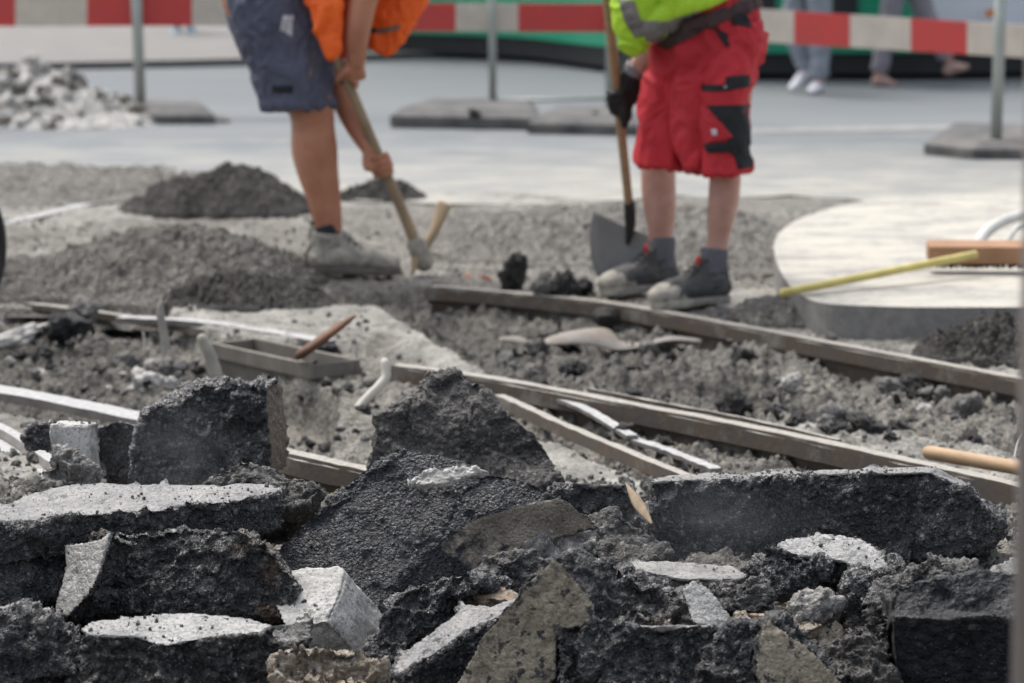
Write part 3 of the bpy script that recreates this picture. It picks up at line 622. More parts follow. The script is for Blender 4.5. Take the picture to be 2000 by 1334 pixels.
for px, py, z, s, kd, lb in [
    (1545, 745, -.05, .035, 'pale', 'whitish flat stone in the trench between the rails, right of centre'),
    (1805, 800, -.05, .022, 'pale', 'small whitish stone in the trench toward the right edge'),
    (1835, 672, -.02, .045, 'concrete', 'light grey flat stone in front of the concrete island'),
    (325, 722, -.08, .058, 'concrete', 'pale angular stone right of the bent stub pipe foot'),
    (292, 762, -.08, .068, 'pale', 'pale flat stone in front of the pale angular stone'),
    (190, 686, -.08, .042, 'concrete', 'pale upright stone near the wrapped round stone'),
    (242, 712, -.08, .044, 'concrete', 'pale oblong stone lying diagonally left of the stub pipe'),
    (268, 735, -.08, .034, 'pale', 'small cream stone touching the pale oblong stone'),
    (1240, 770, -.02, .026, 'tar', 'black clod beside the nearer long rail, centre right'),
    (1050, 762, -.03, .040, 'tar_dusty', 'flat dark clod lying over the end of the thin iron strip'),
    (1220, 840, -.02, .032, 'tar_dusty', 'grey clod sitting on the pale iron strip'),
    (1190, 620, -.03, .05, 'tar_dusty', 'dark lump behind the bent sheet metal'),
    (1120, 720, -.05, .045, 'tar', 'black clod left of the sheet metal hollow')]:
    q = at(px, py, z); put(kd, q, s, lb, 'stone', name='loose_stone')
q = at(135, 642, -.02); put('tar', (q.x, q.y, -.02), .088, 'round dark stone with whitish crust in the left rubble', 'stone', name='round_stone')
q = at(150, 628, -.02); put('concrete', (q.x+.02, q.y-.02, .02), .06, 'whitish crust lump sitting on the round dark stone', 'stone', name='crust_lump')
q = at(30, 660, -.02); put('pale', (q.x, q.y, -.02), .12, 'long cream coloured broken slab in the left rubble at the picture edge', 'stone', name='concrete_piece', stretch=(1.1, .5, .35), rot=(0, -.25, .5))
# stumps of asphalt left standing near the shovel
for px, py, w_, h_, lb, kd in [(1005, 560, .05, .105, 'tall narrow asphalt stump left standing behind the far rail', 'tar_dusty'), (1060, 575, .045, .075, 'grey brown stump between two black ones behind the far rail', 'concrete'), (1100, 575, .05, .08, 'black rounded stump next to the shovel', 'tar'), (1142, 570, .042, .05, 'low black stump touching the shovel blade', 'tar')]:
    q = at(px, py, 0); put(kd, (q.x, q.y, h_*.35), h_, lb, 'stump', name='asphalt_stump', stretch=(w_/h_, w_/h_, 1), rot=(0, 0, rr.uniform(0, 6)))
q = at(1625, 655, -.03); put('tar', (q.x, q.y+.02, .0), .075, 'black asphalt remnant stuck to the front of the concrete island', 'lump', name='asphalt_lump', stretch=(.75, .6, .9))
for px, py, s, lb in [(915, 542, .012, 'tiny orange brick fragment in front of the pickaxe'), (950, 546, .017, 'flat orange brick fragment between pickaxe and stumps')]:
    q = at(px, py, 0); o = put('sand', (q.x, q.y, .004), s, lb, 'brick fragment', name='brick_fragment', stretch=(1.6, 1, .5))
    o.data = o.data.copy(); o.data.materials.clear(); o.data.materials.append(plain('brick_orange', (.5, .16, .08), .8))
# ================================================================== RAILS
def rail_mat(name, rust, side2, top):
    m, nt, b = newmat(name)
    g = nd(nt, 'ShaderNodeNewGeometry'); v = nd(nt, 'ShaderNodeTexCoord').outputs['Object']
    n1 = noise(nt, v, 14, 6, .65); n2 = noise(nt, v, 55, 6, .7)
    nz = nd(nt, 'ShaderNodeSeparateXYZ', {0: g.outputs['Normal']}).outputs[2]
    c = mixc(nt, maprange(nt, n1, .35, .65), rust, side2)
    c = mixc(nt, maprange(nt, n2, .5, .75, 0, .7), c, (.05, .045, .04))
    c = mixc(nt, maprange(nt, noise(nt, v, 6, 7, .7), .52, .64, 0, .75), c, (.21, .195, .17))
    t = mixc(nt, maprange(nt, n2, .38, .66), top, tuple(x*.6 for x in top))
    f = maprange(nt, mathn(nt, 'ADD', nz, mathn(nt, 'MULTIPLY', n1, .25)), .75, .95)
    nt.links.new(mixc(nt, f, c, t), b.inputs['Base Color']); b.inputs['Roughness'].default_value = .75
    bn = nd(nt, 'ShaderNodeBump', {'Height': n2, 'Strength': .5, 'Distance': .004}); nt.links.new(bn.outputs[0], b.inputs['Normal'])
    return m
MA['rail'] = rail_mat('dusty_rusty_rail', (.105, .072, .048), (.075, .068, .06), (.36, .34, .30))
MA['rail_grey'] = rail_mat('dusty_grey_rail', (.18, .17, .16), (.12, .11, .10), (.42, .42, .415))
def sweep(name, pts, prof, mat, label=None, cat='rail', group=None, sub=8, parent=None, jit=.0012):
    pp, _ = catmull(pts, [(1, 1)]*len(pts), sub); bm = bmesh.new(); rings = []
    nrm = random.Random(len(pts)+int(pts[0][0]*100))
    for i, p in enumerate(pp):
        t = Vector(pp[min(i+1, len(pp)-1)]) - Vector(pp[max(i-1, 0)]); t.normalize()
        s = t.cross(Vector((0, 0, 1))).normalized(); u = s.cross(t)
        rings.append([bm.verts.new(Vector(p) + s*a + u*(b+nrm.uniform(-jit, jit))) for a, b in prof])
    n = len(prof)
    for i in range(len(rings)-1):
        for j in range(n): bm.faces.new((rings[i][j], rings[i][(j+1) % n], rings[i+1][(j+1) % n], rings[i+1][j]))
    bm.faces.new(rings[0]); bm.faces.new(list(reversed(rings[-1])))
    o = bm_obj(name, bm, MA[mat], parent=parent, loc=tuple(Vector(pts[0])), smooth=False)
    return tag(o, label, cat, group) if label else o
# girder rail: s is to the right of travel, head, flange way and lip, web, foot.  origin on the head top
GIRDER = [(-.032, -.002), (-.027, .0), (.012, .0), (.014, -.024), (.026, -.026), (.029, -.004), (.036, -.003), (.037, -.042), (.012, -.048), (.008, -.125), (.055, -.14), (.055, -.15), (-.055, -.15), (-.055, -.14), (-.008, -.125), (-.012, -.060), (-.033, -.052)]
def z0(pix, z=0.0): return [tuple(at(x, y, z)) for x, y in pix]
def mirror(pr): return [(-a, b) for a, b in reversed(pr)]
sweep('tram_rail', z0([(840, 558), (1000, 571), (1200, 593), (1430, 633), (1700, 684), (1990, 738), (2350, 805)]), GIRDER, 'rail', 'long rusty tram rail with dusty top, the one beside the workers', 'rail')
sweep('tram_rail', z0([(770, 712), (960, 738), (1240, 790), (1500, 840), (1750, 894), (2000, 950), (2400, 1050)]), GIRDER, 'rail', 'long rusty tram rail with dusty top, nearer of the two long ones', 'rail')
BAR = [(-.013, 0), (.013, 0), (.015, -.03), (-.015, -.03)]
sweep('check_rail', z0([(975, 770), (1020, 790), (1080, 818), (1200, 869), (1335, 925), (1400, 955)], .0), BAR, 'rail', 'curved rusty check rail forking off toward the heap at centre', 'rail')
STRIP = [(-.015, 0), (.015, 0), (.015, -.01), (-.015, -.01)]
sweep('iron_strip', z0([(955, 737), (1020, 748), (1090, 775), (1150, 800), (1215, 838), (1235, 850)], -.015), STRIP, 'rail_grey', 'pale bent iron strip between the curved rail and the nearer long rail', 'strip')
sweep('iron_strip', z0([(1225, 852), (1290, 872), (1345, 893), (1400, 915)], -.025), STRIP, 'rail_grey', 'short pale iron strip ending in the gravel above the long black slab', 'strip')
sweep('iron_rod', z0([(1150, 758), (1300, 787), (1450, 815), (1640, 858)], -.01), [(-.006, 0), (.006, 0), (.006, -.01), (-.006, -.01)], 'rail', 'thin reddish iron rod lying behind the nearer long rail', 'rod')
sweep('tram_rail', z0([(545, 878), (640, 900), (760, 925), (850, 945)], .03), GIRDER, 'rail', 'short piece of dusty rail showing behind the tilted slab', 'rail')
sweep('tram_rail', z0([(-200, 553), (0, 584), (150, 602), (300, 624), (425, 646)], -.012), [(-.016, 0), (.016, 0), (.016, -.022), (-.016, -.022)], 'rail', 'thin dark rail behind the left rubble, running to the rusty box', 'rail')
sweep('iron_strip', z0([(235, 620), (420, 632), (640, 668)], .0), [(-.03, .004), (.03, .004), (.03, -.012), (-.03, -.012)], 'rail_grey', 'flat pale strip along the edge of the paved remnant behind the rusty box', 'strip')
sweep('tram_rail', z0([(-250, 715), (0, 759), (140, 785), (300, 818)]), [(-.04, 0), (.04, 0), (.04, -.022), (-.04, -.022)], 'rail_grey', 'broad pale flat rail at the left edge, ending behind the upright black slab', 'rail')
sweep('tram_rail', z0([(-180, 765), (0, 838), (98, 902), (150, 936)], .04), [(-.022, -.006), (-.014, .008), (.014, .008), (.022, -.006), (.022, -.05), (-.022, -.05)], 'rail_grey', 'bright grey round headed rail at the far left, upper of the close pair', 'rail')
sweep('tram_rail', z0([(-180, 800), (0, 868), (90, 922), (140, 955)], .03), [(-.03, 0), (.03, 0), (.03, -.03), (-.03, -.03)], 'rail_grey', 'bright flat rail at the far left, lower of the close pair', 'rail')
sweep('tram_rail', z0([(-300, 405), (0, 395), (130, 392), (270, 378)]), STRIP, 'rail_grey', 'pale rail strip running to the dark heap behind the bent worker', 'rail')
sweep('tram_rail', z0([(-300, 480), (0, 436), (160, 400), (262, 384)]), [(-.03, 0), (.03, 0), (.03, -.012), (-.03, -.012)], 'rail_grey', 'pale slanting rail strip converging on the dark heap from the left', 'rail')
# ================================================================== GRAVEL HEAPS
def heap(label, cx, cy, rx, ry, hgt, mat, seed, yoff=0, bumps=(), name='gravel_heap', sharp=1.15, z=0, res=150, rockamp=1.0):
    """pixel centre of its base, radii in metres"""
    q = at(cx, cy, 0); n = res
    u = np.linspace(-1.25, 1.25, n); ux, uy = np.meshgrid(u, u); ux = ux.ravel(); uy = uy.ravel()
    x = ux*rx; y = uy*ry
    p = np.stack([x+q.x, y+q.y, np.full(len(x), seed*1.0)], 1)
    r = np.hypot(ux, uy)*(1+.14*fbm(p*3.5, 3, seed))
    hh = hgt*np.clip(1-r**sharp, -.25, 1)
    for bx, by, br, bh in bumps: hh += bh*np.exp(-(((ux-bx)/br)**2+((uy-by)/br)**2))
    F1, ci = worley(p*28, seed); fa, ea = facet(p*np.array((36, 36, 1))+.5, seed+3, 1.2); fb, eb = facet(p*np.array((75, 75, 1))+.5, seed+4, 1.2)
    hh += (.016*fbm(p*11, 4, seed+1) + rockamp*np.clip(.6-F1, 0, 1)*.022*(.3+ci) + .005*fbm(p*50, 3, seed+2) + .013*np.tanh(fa*2)*sstep(0, .2, ea) + .008*np.tanh(fb*2)*sstep(0, .2, eb))*sstep(-.1, .2, 1-r)
    hh = np.where(r > 1, np.minimum(hh, -.0)-.03, hh)
    me = bpy.data.meshes.new(name); idx = np.arange(n*n).reshape(n, n)
    f = np.stack([idx[:-1, :-1], idx[:-1, 1:], idx[1:, 1:], idx[1:, :-1]], -1).reshape(-1, 4)
    me.from_pydata(np.stack([x+q.x, y+q.y+yoff, hh+z], 1).tolist(), [], f.tolist()); me.update()
    return tag(link_mesh(name, me, mat, loc=(q.x, q.y+yoff, z)), label, 'heap')
MA['heapdark'] = grit('dark_gravel', (.045, .042, .039), (.085, .080, .074), light=(.26, .25, .23), blotch=(.02, .02, .02), sscale=95, lfrac=.84, dust=.25, dustc=(.15, .145, .14), rough=.85, bump=1, spec=.2, bdist=.01)
MA['heapmid'] = grit('grey_gravel', (.085, .08, .072), (.18, .17, .152), light=(.42, .40, .36), blotch=(.045, .043, .04), sscale=70, lfrac=.84, dust=.4, dustc=(.24, .235, .225), rough=.85, bump=1, spec=.2, bdist=.01)
MA['heapsand'] = grit('brown_grey_gravel', (.15, .14, .125), (.23, .22, .2), light=(.45, .43, .38), blotch=(.075, .07, .062), sscale=60, lfrac=.8, dust=.5, dustc=(.33, .32, .3), rough=.85, bump=1, spec=.2, bdist=.01)
heap('dark gravel heap on the pale ground behind the bent worker', 425, 410, .39, .36, .135, MA['heapdark'], 5, .1, bumps=((.3, .1, .35, .03), (-.3, 0, .3, -.01)), sharp=2.2)
heap('broad grey gravel heap with scooped dark hollow, left in front of the bent worker', 330, 560, .50, .62, .15, MA['heapmid'], 6, .22, bumps=((-.35, .3, .4, .02),), res=190, sharp=1.7)
heap('low dark gravel hump at the right end of the broad grey heap', 478, 595, .27, .25, .10, MA['heapdark'], 7, .1)
heap('low grey heap at the left edge in front of the pale rail strips', 60, 560, .36, .5, .05, MA['heapmid'], 16, .2)
heap('flat brown grey gravel bank behind the pale rail strips at the far left', 80, 372, .85, .9, .06, MA['heapsand'], 8, .2)
heap('small dark heap seen between the bent worker leg and the pickaxe', 745, 386, .20, .18, .065, MA['heapdark'], 9, .05)
heap('long low gravel bank between pickaxe and shovel, running behind the standing worker', 1180, 500, .78, .95, .085, MA['heapsand'], 10, .6, bumps=((-.35, -.2, .3, .02), (.5, .2, .4, .02)), res=220)
heap('gravel shoulder left of the concrete island', 1440, 520, .30, .55, .055, MA['heapsand'], 13, .35)
heap('dark rubble heap banked against the front of the concrete island at the right edge', 1960, 690, .26, .20, .10, MA['heapdark'], 23, .03, rockamp=2.0)
heap('pale dust bank against the rounded tip of the concrete island', 1535, 615, .16, .26, .035, MA['heapsand'], 24, .05)
# pale rubble pile at the back left: separate blocks
rr = random.Random(21)
heap('pale rubble mound at the back left in front of the barrier', 40, 252, .72, .55, .34, MA['pale'], 15, .5, name='rubble_mound', rockamp=2.5, sharp=1.0)
for k in range(130):
    a = rr.uniform(-1, 1); b = rr.uniform(-1, 0.2); r_ = math.hypot(a, b)
    if r_ > 1.02: continue
    q = at(40, 252, 0)
    put(rr.choice(['pale', 'pale', 'pale', 'sand', 'concrete']), (q.x + a*.72, q.y + .5 + b*.55, max(.02, .36*(1-r_)+.01)), rr.uniform(.018, .06), 'pale broken concrete lump on the rubble mound at the back left', 'lump', 'lumps on the pale rubble mound', name='concrete_lump')
# ================================================================== CONCRETE ISLAND
isl = [(1510, 480), (1522, 455), (1560, 428), (1640, 402), (1750, 385), (1990, 378), (2600, 380), (2700, 600), (2350, 600), (2030, 601), (1998, 600), (1800, 600), (1660, 596), (1590, 588), (1545, 560), (1520, 520)]
bm = bmesh.new(); tops = [at(x, y, .085) for x, y in isl]
cl, _ = catmull([tuple(p) for p in tops]+[tuple(tops[0])], [(1, 1)]*(len(tops)+1), 5); cl = [Vector(p) for p in cl[:-1]]
a = [bm.verts.new(p) for p in cl]; c = [bm.verts.new(p-Vector((0, 0, .22))) for p in cl]
bm.faces.new(a); bm.faces.new(list(reversed(c)))
for i in range(len(a)): j = (i+1) % len(a); bm.faces.new((a[i], c[i], c[j], a[j]))
m, nt, b = newmat('dusty_concrete_slab')
g = nd(nt, 'ShaderNodeNewGeometry'); v = nd(nt, 'ShaderNodeTexCoord').outputs['Object']
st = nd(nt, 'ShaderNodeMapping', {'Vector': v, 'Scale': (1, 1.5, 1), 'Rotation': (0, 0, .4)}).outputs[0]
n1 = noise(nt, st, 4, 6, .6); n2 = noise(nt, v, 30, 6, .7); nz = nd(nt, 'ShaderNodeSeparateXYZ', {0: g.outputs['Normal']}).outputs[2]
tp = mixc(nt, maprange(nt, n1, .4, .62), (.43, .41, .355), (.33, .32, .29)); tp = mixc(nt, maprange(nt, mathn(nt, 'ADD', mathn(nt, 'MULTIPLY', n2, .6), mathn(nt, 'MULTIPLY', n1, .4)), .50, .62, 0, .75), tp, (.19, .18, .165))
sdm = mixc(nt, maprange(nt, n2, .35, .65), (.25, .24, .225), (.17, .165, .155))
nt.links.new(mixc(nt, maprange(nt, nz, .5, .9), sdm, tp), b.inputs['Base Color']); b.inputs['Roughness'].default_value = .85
bn = nd(nt, 'ShaderNodeBump', {'Height': n2, 'Strength': .35, 'Distance': .004}); nt.links.new(bn.outputs[0], b.inputs['Normal'])
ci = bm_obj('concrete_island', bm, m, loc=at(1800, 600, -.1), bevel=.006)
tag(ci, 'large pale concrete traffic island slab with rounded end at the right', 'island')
MA['yellow'] = plain('yellow_stick', (.58, .50, .17), .6, .08, 20)
MA['board'] = plain('tan_board', (.36, .20, .11), .8, .08, 14, .2)
MA['maroon'] = plain('maroon_bristles', (.06, .018, .018), .8, .1, 14, .8, 300)
q0 = at(1528, 572, .10); q1 = at(1905, 497, .155)
bx = empty('broom', at(1900, 522, .085)); tag(bx, 'street broom with yellow handle and brown head lying on the concrete island', 'broom')
bm = bmesh.new(); tube(bm, [q0, q0.lerp(q1, .5), q1], [.013, .013, .0135], seg=12, sub=2, cap=False)
bm_obj('handle', bm, MA['yellow'], parent=bx, smooth=True)
cc = at(1925, 536, .085) + Vector((0, .045, .0)); rot = Matrix.Rotation(-.06, 3, 'Z') @ Matrix.Rotation(.12, 3, 'X')
bm = bmesh.new(); box(bm, cc+Vector((.06, 0, .066)), (.48, .10, .058), rot); bm_obj('head', bm, MA['board'], parent=bx, bevel=.005)
bm = bmesh.new(); rb_ = random.Random(4)
for k in range(46):
    for r_ in range(5):
        b0 = cc+Vector((.06, 0, .072)) + rot @ Vector((-.225+.01*k+rb_.uniform(-.003, .003), -.032+.016*r_, -.018)); b1 = b0 + rot @ Vector((rb_.uniform(-.006, .006), rb_.uniform(-.008, .008), -.030))
        tube(bm, [b0, b1], [.0035, .0045], seg=5, sub=1)
bm_obj('bristles', bm, MA['maroon'], parent=bx)
# pale hose loops behind the crate
MA['hose'] = plain('pale_hose', (.56, .56, .53), .6, .1, 12)
bm = bmesh.new(); tube(bm, [P(1908, 480, 10.42), P(1922, 458, 10.5), P(1952, 436, 10.6), P(1995, 422, 10.7), P(2060, 418, 10.7)], [.02]*5, seg=10, sub=6)
tag(bm_obj('hose', bm, MA['hose'], loc=at(1950, 500, .085), smooth=True), 'thick pale hose curving behind the broom head at the right edge', 'hose')
bm = bmesh.new(); tube(bm, [P(1962, 478, 10.3), P(1975, 460, 10.35), P(1992, 443, 10.4), P(2040, 430, 10.4)], [.010]*4, seg=8, sub=6)
tag(bm_obj('hose', bm, MA['hose'], loc=at(1980, 500, .085), smooth=True), 'thin pale hose arching beside the broom head at the right edge', 'hose')
# loose wooden handle on the gravel, white wire
MA['wood'] = plain('worn_wood', (.42, .285, .165), .65, .09, 10, .2, 60, stretch=(1, 1, 6))
MA['woodgrey'] = plain('tan_wood', (.36, .27, .165), .65, .10, 8, .25, 60)
bm = bmesh.new(); q0 = at(1815, 884, .0); q1 = at(2200, 950, .03)
tube(bm, [q0, q0.lerp(q1, .4), q1], [.017, .0165, .016], seg=14, sub=3)
tag(bm_obj('tool_handle', bm, MA['wood'], loc=q0, smooth=True), 'smooth wooden tool handle lying on the gravel at the right edge', 'handle')
bm = bmesh.new(); tube(bm, [P(1982, 893, 7.1), P(1990, 862, 7.15), P(2004, 840, 7.2)], [.003]*3, seg=6, sub=3)
tag(bm_obj('wire', bm, MA['hose'], loc=P(1982, 893, 7.1), smooth=True), 'short white wire sticking up over the wooden handle at the right', 'wire')
# ================================================================== DRAIN BOX
MA['boxwood'] = plain('weathered_box', (.20, .185, .16), .85, .1, 12, .3, 60, c2=(.12, .105, .085))
MA['rust'] = plain('rusty_iron', (.16, .075, .04), .8, .12, 14, .4, 50, c2=(.07, .035, .022))
dbx = empty('drain_box', at(520, 760, -.1)); tag(dbx, 'weathered iron drain box with rusty inside sunk in the left trench', 'drain box')
A = at(410, 668, .0); B = at(612, 712, .0); n_ = Vector((B.x-A.x, B.y-A.y, 0)).normalized(); s_ = Vector((-n_.y, n_.x, 0)); L_ = (B-A).length; W_ = .15
rotm = Matrix((n_, s_, Vector((0, 0, 1)))).transposed(); mid = (A+B)/2 + s_*(W_/2)
bm = bmesh.new(); T_ = .016
box(bm, mid - s_*(W_/2) + Vector((0, 0, -.021)), (L_, T_, .042), rotm); box(bm, mid + s_*(W_/2) + Vector((0, 0, -.021)), (L_, T_, .042), rotm)
box(bm, mid - n_*(L_/2-T_/2-.001) + Vector((0, 0, -.0215)), (T_, W_-T_-.002, .041), rotm); box(bm, mid + n_*(L_/2-T_/2-.001) + Vector((0, 0, -.0215)), (T_, W_-T_-.002, .041), rotm)
bm_obj('frame', bm, MA['boxwood'], parent=dbx, bevel=.002)
bm = bmesh.new(); Lb = L_-.03; Wb = W_-.03
for sg, ln, ax, dd in ((1, Lb, n_, s_*(Wb/2)), (-1, Lb, n_, -s_*(Wb/2))):
    box(bm, mid + dd + Vector((0, 0, -.105)), (Lb, .01, .125), rotm)
for sg in (1, -1): box(bm, mid + n_*(sg*(Lb/2-.005)) + Vector((0, 0, -.1055)), (.01, Wb-.012, .124), rotm)
bm_obj('side_wall', bm, MA['boxwood'], parent=dbx)
bm = bmesh.new(); box(bm, mid + Vector((0, 0, -.09)), (Lb-.02, Wb-.02, .02), rotm); bm_obj('rusty_floor', bm, MA['rust'], parent=dbx)
bm = bmesh.new(); box(bm, mid + n_*(L_*.3) + Vector((0, 0, -.06)), (.01, Wb-.02, .05), rotm); bm_obj('partition', bm, MA['rust'], parent=dbx)
bm = bmesh.new(); q0 = P(588, 692, B.y+.02); q1 = P(693, 617, B.y+.12); dd = (q1-q0)
tube(bm, [q0, q0+dd*.35, q0+dd*.8, q1], [(.014, .040), (.014, .044), (.010, .022), (.004, .008)], seg=8, side=(-.6, 0, .8), sub=3)
tag(bm_obj('rusty_plate', bm, MA['rust'], loc=q0), 'rusty pointed iron plate leaning up from the corner of the drain box', 'plate')
put('tar', at(640, 690, -.03), .05, 'black clod behind the rusty pointed plate', 'clod')
# pipe stubs
MA['pipe'] = plain('dusty_pipe', (.36, .345, .3), .7, .12, 18, .2)
MA['pipew'] = plain('cream_hose', (.58, .55, .48), .6, .08, 18)
def pipe(label, pts, r, mat, extra=None, name='pipe_stub'):
    bm = bmesh.new(); tube(bm, pts, r, seg=12, sub=5, cap=True)
    return tag(bm_obj(name, bm, MA[mat], loc=pts[0] if pts[0].z < pts[-1].z else pts[-1], smooth=True), label, 'pipe')
Yp = at(325, 705, -.08).y
pipe('thin upright pipe stub with dark bent tip in the left rubble', [P(327, 706, Yp), P(322, 665, Yp), P(313, 610, Yp), P(316, 590, Yp)], [.017, .0135, .012, .008], 'pipe')
bm = bmesh.new(); tube(bm, [P(315, 594, Yp+.001), P(320, 582, Yp), P(328, 570, Yp)], [.006, .005, .002], seg=8, sub=3)
tag(bm_obj('wire_end', bm, MA['kerb'], loc=P(315, 594, Yp), smooth=True), 'black wire end poking out of the thin upright pipe', 'wire')
Yp = at(420, 760, -.08).y
pipe('short leaning grey pipe stub in front of the drain box corner', [P(432, 770, Yp), P(412, 700, Yp), P(395, 662, Yp)], [.020, .018, .015], 'pipe')
Yp = at(700, 800, -.05).y
pipe('cream curved hose end sticking from the gravel beside the cracked boulder', [P(690, 808, Yp-.02), P(712, 783, Yp), P(740, 755, Yp+.01), P(754, 735, Yp+.02), P(752, 708, Yp+.03)], [.011, .0125, .013, .013, .012], 'pipew', name='hose_end')
Yp = at(285, 700, -.08).y
pipe('tiny white peg in the rubble left of the thin upright pipe', [P(283, 688, Yp), P(280, 650, Yp)], [.005, .003], 'pipew', name='peg')
# bent sheet of metal in the trench
MA['sheet'] = plain('bent_sheet_metal', (.26, .25, .235), .7, .2, 10, .4, 30, metal=.1, c2=(.17, .14, .11))
bm = bmesh.new(); Ys = at(1150, 680, -.06).y
outl = [(975, 660, 664, -.02), (1010, 656, 668, 0), (1045, 668, 673, .0), (1080, 655, 672, .01), (1120, 645, 670, .02), (1160, 640, 672, .04), (1190, 643, 680, .04), (1215, 666, 682, .03), (1260, 668, 676, .02), (1310, 656, 664, .0), (1370, 664, 668, .0)]
t_, _ = catmull([(a, b, d) for a, b, c, d in outl], [(1, 1)]*len(outl), 4); u_, _ = catmull([(a, c, d) for a, b, c, d in outl], [(1, 1)]*len(outl), 4)
R1 = []
for p, q in zip(t_, u_):
    a = P(p[0], p[1], Ys+p[2]+.09); b = P(q[0], q[1], Ys+q[2]); R1.append([bm.verts.new(x) for x in (a, (a+b)/2+Vector((0, 0, .006)), b, b-Vector((0, 0, .004)), (a+b)/2+Vector((0, 0, .001)), a-Vector((0, 0, .004)))])
for i in range(len(R1)-1):
    for j in range(6): bm.faces.new((R1[i][j], R1[i][(j+1) % 6], R1[i+1][(j+1) % 6], R1[i+1][j]))
bm.faces.new(R1[0]); bm.faces.new(list(reversed(R1[-1])))
tag(bm_obj('sheet_metal', bm, MA['sheet'], loc=P(1150, 675, Ys), smooth=True), 'wavy bent strip of dull sheet metal lying in the trench', 'sheet metal')
# ================================================================== BARRIERS
MA['red'] = plain('barrier_red', (.52, .045, .04), .55, .05, 9, .1, 40, c2=(.44, .05, .045))
MA['cream'] = plain('barrier_cream', (.56, .50, .42), .6, .05, 9, .1, 40, c2=(.46, .41, .35))
MA['galv'] = plain('galvanised_tube', (.40, .43, .40), .45, .06, 6, metal=.3)
MA['rubber'] = plain('rubber_foot', (.055, .055, .057), .8, .12, 6, .3, 40, c2=(.16, .155, .145))
def board(name, x0, x1, yt0, yt1, yb0, yb1, Y0, Y1, segs, parent):
    """red and white striped plank from pixel x0 to x1; segs = list of (pixel x end, colour index)"""
    bm = bmesh.new(); last = x0
    for xe, ci in segs:
        r = []
        for x in (last, xe):
            t = (x-x0)/(x1-x0); Y = Y0+(Y1-Y0)*t; a = P(x, yt0+(yt1-yt0)*t, Y); b = P(x, yb0+(yb1-yb0)*t, Y)
            r.append([bm.verts.new(p) for p in (a, b, b+Vector((0, .028, 0)), a+Vector((0, .028, 0)))])
        for j in range(4): bm.faces.new((r[0][j], r[0][(j+1) % 4], r[1][(j+1) % 4], r[1][j])).material_index = ci
        bm.faces.new(r[0]).material_index = ci; bm.faces.new(list(reversed(r[1]))).material_index = ci
        last = xe
    return bm_obj(name, bm, [MA['red'], MA['cream']], parent=parent)
def post(px, pyb, zb, ztop, r, lean=0, parent=None, name='post', mat='galv'):
    q = at(px, pyb, zb); bm = bmesh.new(); tube(bm, [q, q+Vector((lean*(ztop-zb), 0, ztop-zb))], [r, r], seg=12, sub=1, cap=False)
    return bm_obj(name, bm, MA[mat], parent=parent, smooth=True), q
def foot(pix, h, parent, name='rubber_foot'):
    """low rubber foot: pixel outline at ground, wedge ends"""
    pts = [at(x, y, 0) for x, y in pix]; c = sum(pts, Vector())/len(pts)
    bm = bmesh.new(); a = [bm.verts.new(p+Vector((0, 0, .006))) for p in pts]; m_ = [bm.verts.new(p+Vector((0, 0, h*.6))) for p in pts]; t = [bm.verts.new(c+(p-c)*.86+Vector((0, 0, h))) for p in pts]
    for lo, hi in ((a, m_), (m_, t)):
        for i in range(len(pts)): j = (i+1) % len(pts); bm.faces.new((lo[i], lo[j], hi[j], hi[i]))
    bm.faces.new(t); bm.faces.new(list(reversed(a)))
    return bm_obj(name, bm, MA['rubber'], parent=parent)
bl = empty('barrier', at(275, 222)); tag(bl, 'red and cream striped barrier on a pale tube post at the left', 'barrier')
_, qL = post(275, 222, .02, 1.15, .032, -.02, bl)
foot([(242, 243), (420, 243), (395, 222), (240, 216)], .085, bl); foot([(385, 240), (450, 240), (440, 232), (385, 232)], .02, bl, 'foot_tail')
YL = qL.y + .05
sg = [(-270, 1), (-120, 0), (30-140, 1), (30, 0), (170, 1), (290, 0), (318, 0), (375, 0), (510, 1), (640, 0)]
sg = [(-250, 1), (-110, 0), (-105, 1), (30, 0), (170, 1), (375, 0), (520, 1), (650, 0)]
board('striped_board', -400, 650, -24, -22, 52, 50, YL, YL, sg, bl); 
bm_ = empty('barrier', at(965, 225)); tag(bm_, 'red and cream striped barrier with mesh frame between the two workers', 'barrier')
_, qM = post(963, 215, .05, 1.15, .022, -.01, bm_)
post(1190, 215, .05, 1.15, .022, 0.0, bm_)
bmx = bmesh.new(); a = P(963, 196, qM.y); b = P(1190, 193, qM.y); tube(bmx, [a, b], [.011, .011], seg=8, sub=1, cap=False); bm_obj('lower_bar', bmx, MA['galv'], parent=bm_, smooth=True)
for wx in range(980, 1190, 12):
    pass
foot([(762, 250), (1060, 255), (1045, 228), (840, 226)], .11, bm_); foot([(1030, 262), (1245, 266), (1238, 240), (1080, 238)], .095, bm_)
board('striped_board', 700, 1330, 6, 8, 60, 64, qM.y+.04, qM.y+.04, [(890, 0), (1012, 1), (1215, 0), (1330, 1)], bm_)
br = empty('barrier', at(1948, 275)); tag(br, 'red and cream striped barrier on a pale tube post at the right', 'barrier')
_, qR = post(1945, 285, .05, 1.15, .029, .01, br)
foot([(1804, 302), (1900, 312), (2150, 312), (2120, 272), (1850, 268)], .085, br)
board('striped_board', 1385, 2150, 12, 58, 76, 122, 17.2, qR.y+.04, [(1440, 0), (1551, 1), (1660, 0), (1779, 1), (1889, 0), (2010, 1), (2150, 0)], br)
# small rubble on the middle foot
for px, py, s, lb in [(900, 218, .035, 'grey lump lying on the left half of the middle barrier foot'), (925, 228, .04, 'dark lump lying on the middle barrier foot'), (1160, 232, .03, 'small lump lying on the right half of the middle barrier foot')]:
    q = at(px, py, .07); put('tar_dusty', (q.x, q.y, .09), s, lb, 'lump', name='asphalt_lump')
